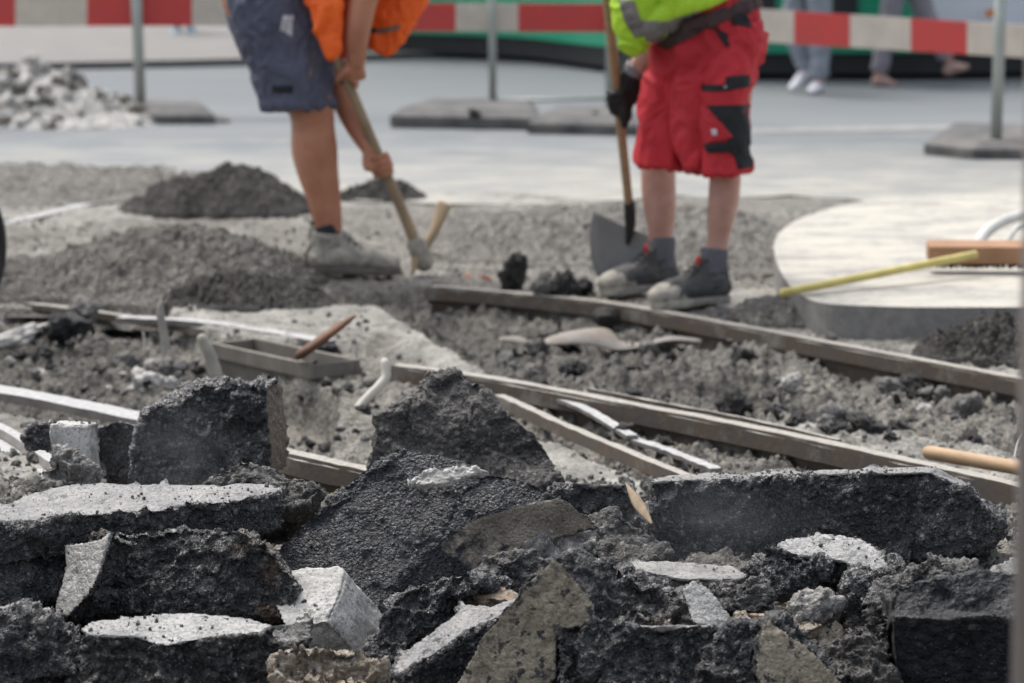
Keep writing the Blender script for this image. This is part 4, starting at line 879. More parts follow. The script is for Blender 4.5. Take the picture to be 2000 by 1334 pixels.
# ================================================================== BLURRED POST AT RIGHT EDGE
MA['nearpost'] = plain('brown_grey_post', (.24, .21, .19), .7, .06, 8)
bm = bmesh.new(); q = P(2052, 700, 2.7); tube(bm, [(q.x, q.y, -.33), (q.x, q.y, 2.4)], [.028, .028], seg=20, sub=1, cap=False)
np_ = tag(bm_obj('fence_post', bm, MA['nearpost'], loc=(q.x, q.y, -.33), smooth=True), 'blurred brown grey post very close at the right edge', 'post')
# ================================================================== WHEELBARROW at the left edge
MA['tyre'] = plain('tyre_rubber', (.012, .012, .013), .5, .1, 20)
MA['paintgreen'] = plain('barrow_tray_green', (.03, .12, .06), .4, .05, 6)
wb = empty('wheelbarrow', at(-40, 618, 0)); tag(wb, 'wheelbarrow whose black tyre just enters the picture at the left edge', 'wheelbarrow')
wy = at(-40, 618, 0).y; wc = P(-66, 488, wy); wr = wc.z+.0
bm = bmesh.new(); ang = R(70); fd = Vector((math.cos(ang), math.sin(ang), 0)); seg = 40; rg = []
for i in range(seg):
    a = 2*math.pi*i/seg; cdir = fd*math.cos(a)+Vector((0, 0, math.sin(a))); ax = Vector((-fd.y, fd.x, 0))
    rg.append([bm.verts.new(wc + cdir*(wr-.034+.034*math.cos(b)) + ax*(.04*math.sin(b))) for b in [2*math.pi*k/12 for k in range(12)]])
for i in range(seg):
    for j in range(12): bm.faces.new((rg[i][j], rg[i][(j+1) % 12], rg[(i+1) % seg][(j+1) % 12], rg[(i+1) % seg][j]))
wh = bm_obj('wheel', bm, MA['tyre'], parent=wb, smooth=True)
bm = bmesh.new(); ax = Vector((-fd.y, fd.x, 0)); tube(bm, [wc-ax*.03, wc+ax*.03], [wr-.066, wr-.066], seg=24, sub=1, cap=False); bm_obj('rim', bm, MA['galv'], parent=wh)
bk = -fd
for sgn in (-1, 1):
    bm = bmesh.new(); tube(bm, [wc+ax*(.06*sgn), wc+ax*(.1*sgn)+Vector((-.45, .1, .15)), wc+ax*(.22*sgn)+Vector((-1.3, .25, .32))], [.014]*3, seg=8, sub=3); bm_obj('handle_bar', bm, MA['galv'], parent=wb, smooth=True)
    bm = bmesh.new(); tube(bm, [wc+ax*(.14*sgn)+Vector((-.75, .15, .18)), wc+ax*(.14*sgn)+Vector((-.8, .15, -wc.z+.01))], [.012]*2, seg=8, sub=1); bm_obj('leg', bm, MA['galv'], parent=wb, smooth=True)
bm = bmesh.new(); cc = wc+Vector((-.62, .14, .3)); lo = [(-.25, -.16, -.1), (.2, -.16, -.1), (.2, .16, -.1), (-.25, .16, -.1)]; hi = [(-.42, -.28, .15), (.38, -.28, .15), (.38, .28, .15), (-.42, .28, .15)]
vl = [bm.verts.new(cc+Vector(p)) for p in lo]; vh = [bm.verts.new(cc+Vector(p)) for p in hi]; vi = [bm.verts.new(cc+Vector(p)*.94+Vector((0, 0, .012))) for p in hi]; vj = [bm.verts.new(cc+Vector(p)*.94+Vector((0, 0, .006))) for p in lo]
bm.faces.new(list(reversed(vl))); bm.faces.new(vj)
for A_, B_ in ((vl, vh), (vh, vi), (vi, vj)):
    for i in range(4): j = (i+1) % 4; bm.faces.new((A_[i], A_[j], B_[j], B_[i]))
bm_obj('tray', bm, MA['paintgreen'], parent=wb)
# ================================================================== GREEN TRAM
MA['tgreen'] = plain('tram_green', (.012, .30, .17), .3, .03, 3)
MA['tblack'] = plain('tram_black', (.012, .014, .016), .5, .05, 3)
MA['tlight'] = plain('tram_light_panel', (.66, .70, .74), .35, .03, 3)
MA['tglass'] = plain('tram_window', (.03, .04, .045), .12, .02, 3)
MA['orange'] = plain('lamp_orange', (.75, .25, .03), .4)
path = [(24.4, -1.6), (23.6, -.1), (22.3, .55), (21.3, 1.05), (21.2, 2.2), (21.3, 3.2), (21.9, 4.6), (22.6, 6.0)]   # (Y, X) of the near side
pp, _ = catmull([(x, y, 0) for y, x in path], [(1, 1)]*len(path), 6); pp = [Vector(p) for p in pp]
def tram_part(name, z0_, z1_, inset, i0, i1, mat, parent, depth=None, slope=0):
    bm = bmesh.new(); rg = []
    for i in range(i0, i1+1):
        t = (pp[min(i+1, len(pp)-1)]-pp[max(i-1, 0)]).normalized(); n = Vector((-t.y, t.x, 0)); 
        if n.y < 0: n = -n
        a = pp[i] + n*inset; b = pp[i] + n*((2.3-inset) if depth is None else depth)
        rg.append([bm.verts.new((a.x, a.y, z0_)), bm.verts.new((a.x+n.x*slope, a.y+n.y*slope, z1_)), bm.verts.new((b.x, b.y, z1_)), bm.verts.new((b.x, b.y, z0_))])
    for i in range(len(rg)-1):
        for j in range(4): bm.faces.new((rg[i][j], rg[i][(j+1) % 4], rg[i+1][(j+1) % 4], rg[i+1][j]))
    bm.faces.new(rg[0]); bm.faces.new(list(reversed(rg[-1])))
    return bm_obj(name, bm, MA[mat], parent=parent)
tr = empty('tram', (pp[20].x, pp[20].y, 0)); tag(tr, 'green tram above a black strip standing for underside and shadow, passing behind the barriers', 'tram')
n_ = len(pp)-1
tram_part('body', .19, 1.05, 0, 0, n_, 'tgreen', tr); tram_part('underside_shade', .04, .188, .06, 2, n_, 'tblack', tr)  # black strip stands for the dark underside and the shadow beneath the tram
wn = tram_part('window_band', 1.052, 2.2, .03, 0, n_, 'tglass', tr); tram_part('roof', 2.202, 2.75, .0, 0, n_, 'tgreen', tr, slope=.08)
for i0, i1, nm, mt in ((24, 25, 'door', 'tblack'), (21, 22, 'door', 'tblack'), (28, 32, 'light_panel', 'tlight')):
    tram_part(nm, .30, 1.9, -.03, i0, i1, mt, tr, depth=.03)
q = P(1935, 26, pp[30].y-.12); bm = bmesh.new(); box(bm, q, (.07, .05, .05)); bm_obj('side_lamp', bm, MA['orange'], parent=tr, bevel=.01)
# ================================================================== PEOPLE
def skin(name, c, c2=None): return plain(name, c, .5, .08, 11, .25, 260, c2=c2 or (c[0]*.74, c[1]*.66, c[2]*.62))
MA['skinL'] = skin('tanned_skin', (.50, .225, .135)); MA['skinR'] = skin('pink_skin', (.55, .325, .26))
MA['shortL'] = plain('blue_grey_cloth', (.105, .113, .165), .85, .06, 7, .3, 500, c2=(.08, .087, .125))
MA['orangev'] = plain('orange_vest', (.98, .155, .012), .6, .04, 6, .1, 100, c2=(.90, .12, .01))
MA['reddark'] = plain('vest_inner_red', (.50, .035, .012), .7)
MA['limev'] = plain('lime_vest', (.46, .74, .03), .6, .04, 6, .1, 100, c2=(.40, .64, .03))
MA['redcl'] = plain('red_work_cloth', (.56, .026, .038), .8, .06, 6, .25, 400, c2=(.44, .02, .03))
MA['blackcl'] = plain('black_work_cloth', (.018, .02, .023), .85, .1, 12, .3, 400)
MA['brownbelt'] = plain('dark_belt', (.06, .03, .03), .7, .1, 12)
MA['refl'] = plain('dirty_reflective_band', (.24, .22, .20), .6, .2, 22, .2)
MA['boot'] = plain('dusty_boot', (.43, .40, .34), .85, .12, 30, .5, 90, c2=(.20, .19, .17))
MA['bootdark'] = plain('dark_boot', (.05, .052, .056), .8, .12, 20, .35, 90, c2=(.10, .098, .092))
MA['sole'] = plain('boot_sole', (.15, .13, .115), .85, .1, 24, .3, 60)
MA['sockd'] = plain('dark_sock', (.03, .032, .04), .9, .06, 40, .4, 400)
MA['sockg'] = plain('grey_sock', (.13, .13, .15), .9, .06, 40, .4, 400)
MA['redtrim'] = plain('red_trim', (.5, .03, .03), .7)
MA['whitep'] = plain('white_patch', (.6, .6, .62), .7, .05, 30)
MA['hair'] = plain('brown_hair', (.06, .035, .02), .7, .1, 40, .5, 300)
MA['steel'] = plain('dull_steel', (.24, .245, .25), .55, .12, 14, .15, 60, metal=.3, c2=(.30, .29, .27))
MA['blackm'] = plain('black_iron', (.02, .02, .021), .5, .1, 14)
MA['glove'] = plain('black_glove', (.016, .018, .018), .75, .1, 20, .3, 300)
MA['gpants'] = plain('light_blue_grey_trousers', (.26, .29, .33), .8, .06, 8, .2)
MA['lpants'] = plain('lilac_grey_trousers', (.25, .235, .265), .8, .06, 8, .2)
MA['wshoe'] = plain('white_shoe', (.68, .68, .72), .5, .04, 8); MA['tshoe'] = plain('tan_flat_shoe', (.45, .30, .25), .6, .06, 8)
MA['topw'] = plain('pale_top', (.5, .48, .45), .8); MA['bshoe'] = plain('pale_blue_shoe', (.35, .5, .6), .6)
V = Vector
def head(bm, base, top, fwd, r=.078):
    u = (top-base).normalized(); f = (fwd-u*fwd.dot(u)).normalized(); s = u.cross(f); h = (top-base).length
    c = base+u*h*.55
    tube(bm, [base+u*.02, base+u*h*.3, c, base+u*h*.85], [(r*.62, r*.75), (r*.86, r*1.02), (r*.98, r*1.2), (r*.8, r*1.0)], seg=18, side=s, sub=4)
    tube(bm, [c+f*r*1.05+u*.012, c+f*r*1.32-u*.022], [.008, .013], seg=8, sub=2)            # nose
    for k in (-1, 1): tube(bm, [c+s*(k*r*.98)+u*.02, c+s*(k*r*1.06)-u*.025-f*.004], [(.012, .006), (.010, .006)], seg=8, sub=2)   # ears
    tube(bm, [c+f*r*1.0-u*.052-s*.02, c+f*r*1.07-u*.052, c+f*r*1.0-u*.052+s*.02], [.006, .008, .006], seg=8, sub=2)  # mouth
    for k in (-1, 1): tube(bm, [c+f*r*1.0+u*.022+s*(k*.018), c+f*r*.98+u*.022+s*(k*.044)], [.007, .006], seg=8, sub=1)  # brow
    return c, u, f, s
def facebits(root, c, u, f, s, r=.078):
    bm = bmesh.new()
    for k in (-1, 1): bmesh.ops.create_icosphere(bm, subdivisions=2, radius=.011, matrix=Matrix.Translation(c+f*r*1.03+u*.006+s*(k*.031)))
    bm_obj('eyes', bm, MA['whitep'], parent=root, smooth=True)
    def hb(bm):
        tube(bm, [c-f*.02-u*.06, c-f*.028+u*.02, c-f*.008+u*.075], [(r*.95, r*.95), (r*1.07, r*1.12), (r*.85, r*1.02)], seg=18, side=s, sub=4)
    blob('hair', MA['hair'], hb, .009, 3, parent=root)
def grip(bm, c, a, s, r, wrist, thumb=1, fr=.0092, span=.026):
    """palm, four fingers and a thumb closed round a handle: axis a, palm side s"""
    a = a.normalized(); s = (s-a*s.dot(a)).normalized(); t = a.cross(s)*thumb
    k0 = c + s*(r+.015)
    tube(bm, [wrist, wrist.lerp(k0, .55), k0+t*.008], [(.026, .021), (.040, .018), (.044, .015)], seg=14, side=a, sub=4)
    for i in range(4):
        o = a*((i-1.5)*span*.86); L = (200, 225, 215, 180)[i]; ff = fr*(.98, 1.04, 1.0, .86)[i]
        pts = []; n = 7
        for j in range(n):
            th = R(12 + (L-12)*j/(n-1)); rr_ = r+ff*.92 + (.004 if j in (2, 4) else 0)
            pts.append(c + o + a*(.004*j/(n-1)) + (s*math.cos(th)+t*math.sin(th))*rr_)
        tube(bm, [c+o+s*(r+.020)+t*.0] + pts, [ff*1.15]+[ff*1.08, ff, ff*1.05, ff*.95, ff*.98, ff*.9, ff*.75], seg=9, sub=2)
    tp = [c+s*(r+.020)-a*(.030)-t*.012]
    for th, q in ((-35, .0), (-75, .012), (-115, .024), (-145, .034)): tp.append(c - a*(.028-q) + (s*math.cos(R(th))+t*math.sin(R(th)))*(r+.012))
    tube(bm, tp, [.015, .0125, .0115, .0108, .008], seg=9, sub=3)
def decal(name, target, mat, pix, parent, off=.004, n=10, th=.002):
    """a cloth patch sewn on the garment: pixel quad (4 corners) pressed on to the surface, with thickness"""
    bm = bmesh.new(); g = {}; back = {}
    mw = Matrix.Translation(world_off(target)); inv = mw.inverted()
    bpy.context.view_layer.update()
    for i in range(n+1):
        for j in range(n+1):
            u, v = i/n, j/n
            x = (1-u)*(1-v)*pix[0][0]+u*(1-v)*pix[1][0]+u*v*pix[2][0]+(1-u)*v*pix[3][0]
            y = (1-u)*(1-v)*pix[0][1]+u*(1-v)*pix[1][1]+u*v*pix[2][1]+(1-u)*v*pix[3][1]
            d = ray(x, y).normalized(); o = inv @ CAM
            hit, loc, nn, _ = target.ray_cast(o, d)
            if hit and nn.y < .15:
                w_ = mw @ loc; g[i, j] = bm.verts.new(w_+nn*off); back[i, j] = bm.verts.new(w_+nn*(off-th-.002))
    for i in range(n):
        for j in range(n):
            k = [(i, j), (i+1, j), (i+1, j+1), (i, j+1)]
            if all(q in g for q in k):
                bm.faces.new([g[q] for q in k]); bm.faces.new([back[q] for q in reversed(k)])
    for e in [e for e in bm.edges if len(e.link_faces) == 1]:
        pass
    if not bm.faces: bm.free(); return None
    # close the rim
    vg = {v: q for q, v in g.items()}
    rim = [e for e in bm.edges if len(e.link_faces) == 1 and e.verts[0] in vg and e.verts[1] in vg]
    for e in rim:
        a, b = e.verts; bm.faces.new((b, a, back[vg[a]], back[vg[b]]))
    return bm_obj(name, bm, MA[mat], parent=parent, smooth=True)
def world_off(o):
    v = V((0, 0, 0))
    while o is not None: v += o.location; o = o.parent
    return v
def boot(root, heel, d, L=.30, upper='boot', toe='boot', sole='sole', sock='sockd', tongue=None, hgt=.15, w=.05):
    """lace-up ankle boot"""
    d = V(d).normalized(); s = V((-d.y, d.x, 0)).normalized(); M_ = lambda x, y, z: heel + d*(x*L/.3) + s*y + V((0, 0, z))
    def ub(bm):
        tube(bm, [M_(.035, 0, .055), M_(.10, 0, .062), M_(.18, 0, .058), M_(.235, 0, .048), M_(.268, 0, .040)], [(.036, .036), (.040, .042), (w*.92, .040), (w*.96, .034), (w*.74, .026)], seg=18, side=s, sub=4)
        tube(bm, [M_(.05, 0, .04), M_(.058, 0, .09), M_(.066, 0, hgt-.01)], [(.038, .046), (.037, .048), (.042, .054)], seg=18, side=s, sub=4, cap=False)
        tube(bm, [M_(.12, 0, .085), M_(.092, 0, .125)], [(.026, .03), (.026, .028)], seg=12, side=s, sub=3)
    b = blob('boot', MA[upper], ub, .0055, 3, parent=root, fold=.0035, fscale=26, seed=int(abs(heel.x)*1000))
    def so(bm):
        out = [(-.002, 0), (.01, -.026), (.05, -.036), (.11, -.033), (.18, -w), (.235, -w), (.28, -w*.62), (.298, 0)]
        full = out + [(x, -y) for x, y in reversed(out[1:-1])]
        a = [bm.verts.new(M_(x, y, .0 + (.004 if .1 < x < .15 else 0))) for x, y in full]; c = [bm.verts.new(M_(x*.995, y*1.02, .030)) for x, y in full]
        bm.faces.new(a); bm.faces.new(list(reversed(c)))
        for i in range(len(a)): j = (i+1) % len(a); bm.faces.new((a[i], c[i], c[j], a[j]))
    blob('sole', MA[sole], so, .0055, 2, parent=b)
    if toe != upper:
        blob('toe_cap', MA[toe], lambda bm: tube(bm, [M_(.20, 0, .046), M_(.24, 0, .047), M_(.272, 0, .040)], [(w*1.0, .038), (w*1.01, .036), (w*.8, .029)], seg=18, side=s, sub=4), .0055, 2, parent=b)
    blob('sock', MA[sock], lambda bm: tube(bm, [M_(.064, 0, hgt-.05), M_(.062, 0, hgt+.0), M_(.058, 0, hgt+(.055 if sock == 'sockg' else .018))], [(.040, .044), (.042, .045), (.043, .044)], seg=18, side=s, sub=3, cap=False), .005, 2, parent=b, fold=.0012, fscale=90, stretch=(.3, .3, 2))
    bm = bmesh.new()
    for k in range(5):
        q = M_(.165-.017*k, 0, .094+.0125*k); tube(bm, [q-s*.026+d*.004, q+V((0, 0, .008)), q+s*.026+d*.004], [.0036]*3, seg=6, sub=2)
        tube(bm, [q-s*.022, q+d*.008+V((0, 0, .003)), q+s*.022-d*.012+V((0, 0, .008))], [.0022]*3, seg=6, sub=2)
    bm_obj('laces', bm, MA['blackm'], parent=b, smooth=True)
    if tongue:
        bm = bmesh.new(); q = M_(.112, 0, hgt+.01); tube(bm, [q-V((0, 0, .03)), q+d*.01+V((0, 0, .008)), q+d*.006+V((0, 0, .022))], [(.012, .004), (.012, .004), (.009, .003)], seg=10, side=s, sub=3)
        bm_obj('tongue', bm, MA[tongue], parent=b, smooth=True)
    return b
# ---------------------------------------------------------------- the bent worker with the pickaxe
YW = at(700, 532, 0).y
def Q(px, py, dy=0.0): return P(px, py, YW+dy)
g0 = float(gz(*(lambda q: (q.x, q.y))(at(700, 532, 0))))
wl = empty('person', V((Q(640, 532).x, YW, 0))); tag(wl, 'person bending over in orange vest and blue grey work shorts, swinging a pickaxe', 'person')
hA, hB = Q(664, 124, -.16), Q(818, 488, -.02); hd = (hB-hA).normalized()
cU = hA + hd*.055; cL = hA + hd*((Q(745, 322, -.1)-hA).length)
def bodyL(bm):
    for dy, sh in ((-.09, 7), (.11, 2)):
        tube(bm, [Q(512+sh, -20, dy), Q(560+sh, 110, dy), Q(600+sh, 205, dy), Q(606+sh, 245, dy), Q(609+sh, 290, dy), Q(616+sh, 335, dy), Q(627+sh, 385, dy), Q(634+sh, 430, dy), Q(636+sh, 480, dy)],
             [.095, .088, .075, (.070, .068), (.075, .072), (.067, .064), (.055, .052), (.048, .044), .04], seg=18, side=(1, 0, 0), sub=4)
    tube(bm, [Q(500, -10, .01), Q(560, -75, .01), Q(650, -125, .01), Q(735, -140, .01)], [(.165, .12), (.15, .105), (.175, .11), (.15, .08)], seg=20, side=(0, 1, 0), sub=4)
    tube(bm, [Q(735, -140, .01), Q(800, -135, .01)], [.055, .05], seg=14, sub=2)
    head(bm, Q(790, -135, .01), Q(895, -90, .01), V((.3, 0, -1)))
    tube(bm, [Q(735, -120, -.19), Q(722, -50, -.19), Q(706, 20, -.20), Q(696, 75, -.20), Q(697, 118, -.19)], [.055, .05, .046, .042, .031], seg=16, side=(1, 0, 0), sub=4)
    tube(bm, [Q(725, -110, .17), Q(690, 0, .12), Q(650, 105, .06), Q(662, 170, .02), Q(695, 245, -.04), Q(724, 292, -.085)], [.058, .052, .046, .045, .038, .030], seg=16, sub=4)
    grip(bm, cU, hd, V((.55, -.75, .2)), .018, Q(697, 116, -.19), thumb=-1)
    grip(bm, cL, hd, V((-.95, -.15, -.1)), .018, Q(722, 290, -.09), thumb=-1)
blob('body', MA['skinL'], bodyL, .0055, 4, parent=wl)
cc, uu, ff, ss = head(bmesh.new(), Q(790, -135, .01), Q(895, -90, .01), V((.3, 0, -1))); facebits(wl, cc, uu, ff, ss)
def shL(bm):
    for dy, k, sh in ((-.075, 1, 0), (.12, .97, -5)):
        tube(bm, [Q(520+sh, -30, dy), Q(533+sh, 20, dy), Q(556+sh, 80, dy), Q(573+sh, 140, dy), Q(582+sh, 180, dy), Q(584+sh, 209, dy)],
             [(.135, .12), (.142, .12), (.140, .118), (.128, .112), (.125, .108), (.127, .108)], seg=24, side=(1, 0, 0), sub=4, cap=False)
    tube(bm, [Q(535, 25, .02), Q(515, -35, .02), Q(520, -70, .02)], [(.20, .13), (.19, .13), (.17, .12)], seg=24, side=(0, 1, 0), sub=4, cap=False)
sh = blob('shorts', MA['shortL'], shL, .006, 1, parent=wl, fold=.012, fscale=11, stretch=(1.3, .7, .7), seed=4)
decal('label_patch', sh, 'whitep', [(553, 30), (573, 31), (571, 73), (547, 58)], sh, n=5)
decal('hem_tab', sh, 'blackcl', [(532, 167), (572, 167), (572, 181), (532, 181)], sh, n=6)
decal('piping', sh, 'refl', [(613, 100), (616, 100), (606, 158), (602, 158)], sh, n=8)
decal('hem', sh, 'shortL', [(513, 192), (654, 192), (654, 206), (513, 206)], sh, n=24, off=.003)
blob('shirt', MA['sockd'], lambda bm: tube(bm, [Q(530, -35, .01), Q(575, -80, .01), Q(655, -130, .01), Q(735, -142, .01)], [(.19, .13), (.175, .13), (.195, .13), (.15, .085)], seg=22, side=(0, 1, 0), sub=4), .009, 3, parent=wl)
def vsL(bm):
    tube(bm, [Q(615, -70, .0), Q(670, -120, .0), Q(735, -135, .0)], [(.22, .14), (.225, .145), (.18, .10)], seg=22, side=(0, 1, 0), sub=4)
    tube(bm, [Q(625, -70, -.20), Q(632, -10, -.225), Q(640, 50, -.235), Q(647, 85, -.235), Q(649, 108, -.235)], [(.065, .03), (.060, .022), (.048, .018), (.036, .015), (.022, .012)], seg=18, side=(1, 0, 0), sub=4)
    tube(bm, [Q(740, -100, .06), Q(775, -40, .05), Q(772, 5, .04), Q(762, 50, .03), Q(745, 92, .03)], [(.13, .10), (.115, .06), (.095, .04), (.068, .028), (.046, .018)], seg=20, side=(1, 0, 0), sub=4)
    tube(bm, [Q(790, -60, .06), Q(805, -5, .05), Q(780, 55, .04)], [(.07, .06), (.045, .03), (.02, .02)], seg=16, side=(1, 0, 0), sub=4)
vs = blob('vest', MA['orangev'], vsL, .006, 3, parent=wl, fold=.010, fscale=10, stretch=(1.4, 1, .6), seed=9)
blob('vest_lining', MA['reddark'], lambda bm: tube(bm, [Q(668, -20, -.10), Q(668, 60, -.10), Q(664, 105, -.11), Q(662, 124, -.11)], [(.03, .03), (.03, .02), (.025, .02), (.012, .012)], seg=14, side=(1, 0, 0), sub=4), .007, 2, parent=vs)
decal('vest_strap', vs, 'blackcl', [(722, 52), (735, 56), (733, 64), (720, 66)], vs, n=5)
decal('reflective_band', vs, 'refl', [(733, 58), (783, 48), (778, 58), (735, 66)], vs, n=8)
for dy, sx, ex in ((-.09, 602, -.0), (.11, 592, -.0)):
    hq = Q(sx, 532, dy); boot(wl, V((hq.x, hq.y, max(0, g0)+.004)), (1, -.05, 0), L=.325, hgt=.155, w=.05)
# pickaxe, held
pk = empty('pickaxe', V((hB.x, hB.y, 0))); tag(pk, 'pickaxe with long pale wooden handle gripped by the bending person', 'pickaxe')
bm = bmesh.new(); tube(bm, [hA-hd*.012, hA+hd*.03, hA+hd*.25, hA+hd*.45, hB], [.0155, .0175, .016, .0175, (.021, .028)], seg=16, sub=4); bm_obj('handle', bm, MA['woodgrey'], parent=pk, smooth=True)
bm = bmesh.new(); hc = hB+hd*.01
tube(bm, [hc-hd*.035, hc+hd*.035], [(.034, .036), (.036, .040)], seg=14, sub=1); bm_obj('socket', bm, MA['boot'], parent=pk, smooth=True)
bm = bmesh.new(); t1 = P(868, 398, hB.y+.10); tube(bm, [hc, hc.lerp(t1, .4)+V((.012, 0, 0)), t1], [(.022, .022), (.018, .018), (.026, .006)], seg=10, side=(1, .4, .5), sub=5); bm_obj('adze_blade', bm, MA['woodgrey'], parent=pk, smooth=True)
bm = bmesh.new(); t2 = P(806, 535, hB.y-.06); tube(bm, [hc, hc.lerp(t2, .5)+V((-.004, 0, 0)), t2], [(.022, .022), (.015, .015), (.005, .005)], seg=10, sub=5); bm_obj('pick_blade', bm, MA['woodgrey'], parent=pk, smooth=True)
# ---------------------------------------------------------------- the standing worker with the shovel
YW2 = at(1365, 598, 0).y
def S(px, py, dy=0.0): return P(px, py, YW2+dy)
wr_ = empty('person', V((S(1350, 600).x, YW2, 0))); tag(wr_, 'person standing in red work shorts, lime vest and black gloves, holding a shovel', 'person')
sA, sB = S(1176, -95, .02), S(1229, 405, .37); sdr = (sB-sA).normalized()
gR = sA + sdr*((S(1208, 192, .02+.35*.575)-sA).length); gT = sA + sdr*.06
hl1 = at(1322, 566, 0); hl2 = at(1424, 592, 0); fd_ = V((-.86, -.5, 0)).normalized()
def bodyR(bm):
    a1 = hl1+fd_*.06+V((0, 0, .09)); a2 = hl2+fd_*.06+V((0, 0, .09)); d1 = a1.y-YW2; d2 = a2.y-YW2
    tube(bm, [S(1345, 60, d1*.5), S(1312, 180, d1*.8), S(1290, 290, d1), S(1286, 330, d1), S(1286, 365, d1), S(1288, 400, d1), S(1290, 440, d1), S(1289, 480, d1), tuple(a1)], [.095, .085, .064, .058, (.057, .060), (.055, .060), .045, .036, .034], seg=18, sub=4)
    tube(bm, [S(1420, 60, d2*.5), S(1418, 180, d2*.8), S(1415, 290, d2), S(1416, 335, d2), S(1415, 370, d2), S(1412, 400, d2), S(1406, 440, d2), S(1401, 480, d2), tuple(a2)], [.095, .085, .062, .051, (.050, .058), (.048, .058), .040, .034, .034], seg=18, sub=4)
    tube(bm, [S(1395, 60, .02), S(1385, 0, .02), S(1335, -90, .02), S(1285, -180)], [(.11, .08), (.12, .09), (.135, .10), (.15, .085)], seg=20, side=(.5, .86, 0), sub=4)
    tube(bm, [S(1285, -180), S(1262, -235, -.02)], [.06, .052], seg=14, sub=2)
    head(bm, S(1265, -225, -.02), S(1225, -355, -.06), V((-.8, -.5, -.3)))
    tube(bm, [S(1330, -165, -.13), S(1345, -60, -.10), S(1330, 15, .02), S(1284, 85, .12), S(1242, 140, .19)], [.055, .05, .046, .043, .032], seg=16, sub=4)
    tube(bm, [S(1225, -160, .14), S(1190, -110, .16), S(1165, -60, .12)], [.055, .048, .044], seg=16, sub=4)
    tube(bm, [S(1165, -60, .12), S(1185, -75, .06)], [.042, .03], seg=14, sub=2)
blob('body', MA['skinR'], bodyR, .0055, 4, parent=wr_)
cc, uu, ff, ss = head(bmesh.new(), S(1265, -225, -.02), S(1225, -355, -.06), V((-.8, -.5, -.3))); facebits(wr_, cc, uu, ff, ss)
def glv(bm):
    grip(bm, gR, sdr, V((.95, .2, .1)), .0165, S(1240, 138, .19), thumb=1, fr=.0115)
    tube(bm, [S(1241, 136, .19), S(1228, 160, .205), S(1224, 195, .225)], [(.037, .034), (.036, .028), (.032, .024)], seg=16, sub=3)
    tube(bm, [gR+V((.015, -.015, .01)), gR+V((.024, -.012, -.045)), gR+V((.022, -.008, -.085))], [.026, .022, .010], seg=12, sub=3)
blob('glove', MA['glove'], glv, .0045, 2, parent=wr_, fold=.002, fscale=40)
blob('glove', MA['glove'], lambda bm: grip(bm, gT, sdr, V((.3, .9, .1)), .0165, S(1186, -72, .06), thumb=1, fr=.0112), .0045, 2, parent=wr_)
blob('cuff', MA['lpants'], lambda bm: tube(bm, [S(1246, 126, .18), S(1239, 144, .19)], [.038, .039], seg=16, sub=2, cap=False), .004, 2, parent=wr_)
def shR(bm):
    d1 = .10; d2 = -.03
    tube(bm, [S(1350, 55, .06), S(1330, 120, d1*.7), S(1308, 190, d1), S(1293, 260, d1), S(1286, 322, d1)], [(.11, .10), (.096, .10), (.086, .10), (.080, .095), (.080, .095)], seg=24, side=(1, 0, 0), sub=4, cap=False)
    tube(bm, [S(1425, 50, 0), S(1428, 95, 0), S(1418, 160, d2), S(1414, 230, d2), S(1415, 290, d2), S(1417, 334, d2)], [(.10, .11), (.093, .11), (.078, .11), (.080, .11), (.078, .108), (.080, .108)], seg=24, side=(1, 0, 0), sub=4, cap=False)
    tube(bm, [S(1385, 150, .02), S(1388, 100, .02), S(1388, 40, .01), S(1378, -10, .0)], [(.12, .10), (.155, .125), (.150, .125), (.15, .12)], seg=24, side=(1, .25, 0), sub=4, cap=False)
    tube(bm, [S(1372, 110, .0), S(1360, 190, .0), S(1356, 270, .0), S(1362, 330, -.02)], [(.09, .09), (.075, .085), (.062, .08), (.035, .06)], seg=16, side=(1, 0, 0), sub=3, cap=False)
    tube(bm, [S(1450, 60, .06), S(1462, 100, .06), S(1450, 140, .04)], [.055, .062, .04], seg=16, sub=3)
sr = blob('shorts', MA['redcl'], shR, .006, 1, parent=wr_, fold=.013, fscale=9, stretch=(1.2, .8, .6), seed=22)
for nm, mt, px_, n__ in [
    ('pocket_panel', 'blackcl', [(1380, 206), (1464, 205), (1470, 262), (1405, 236)], 14), ('pocket_panel', 'blackcl', [(1408, 236), (1468, 250), (1470, 326), (1442, 330)], 14),
    ('pocket_panel', 'blackcl', [(1375, 281), (1432, 276), (1440, 300), (1380, 296)], 10),
    ('strap', 'blackcl', [(1372, 166), (1420, 166), (1418, 178), (1372, 178)], 10), ('strap', 'blackcl', [(1418, 150), (1463, 146), (1463, 169), (1416, 178)], 10),
    ('back_patch', 'blackcl', [(1428, 20), (1457, 24), (1468, 54), (1430, 48)], 8), ('piping', 'blackcl', [(1352, 47), (1395, 52), (1398, 57), (1350, 51)], 8), ('piping', 'blackcl', [(1393, 51), (1420, 66), (1425, 92), (1419, 92)], 8)]:
    decal(nm, sr, mt, px_, sr, n=n__)
dp = decal('phone_pocket', sr, 'redcl', [(1379, 228), (1408, 238), (1431, 268), (1385, 280)], sr, n=10, off=.007)
decal('emblem', sr, 'whitep', [(1392, 252), (1402, 252), (1402, 264), (1393, 264)], sr, n=4, off=.010)
decal('rivet', sr, 'galv', [(1415, 168), (1420, 168), (1420, 173), (1415, 173)], sr, n=2, off=.008)
decal('belt_front', sr, 'brownbelt', [(1284, 80), (1375, 32), (1380, 56), (1300, 98)], sr, n=12, off=.008)
decal('belt_front', sr, 'brownbelt', [(1375, 32), (1462, 0), (1464, 14), (1380, 56)], sr, n=12, off=.008)
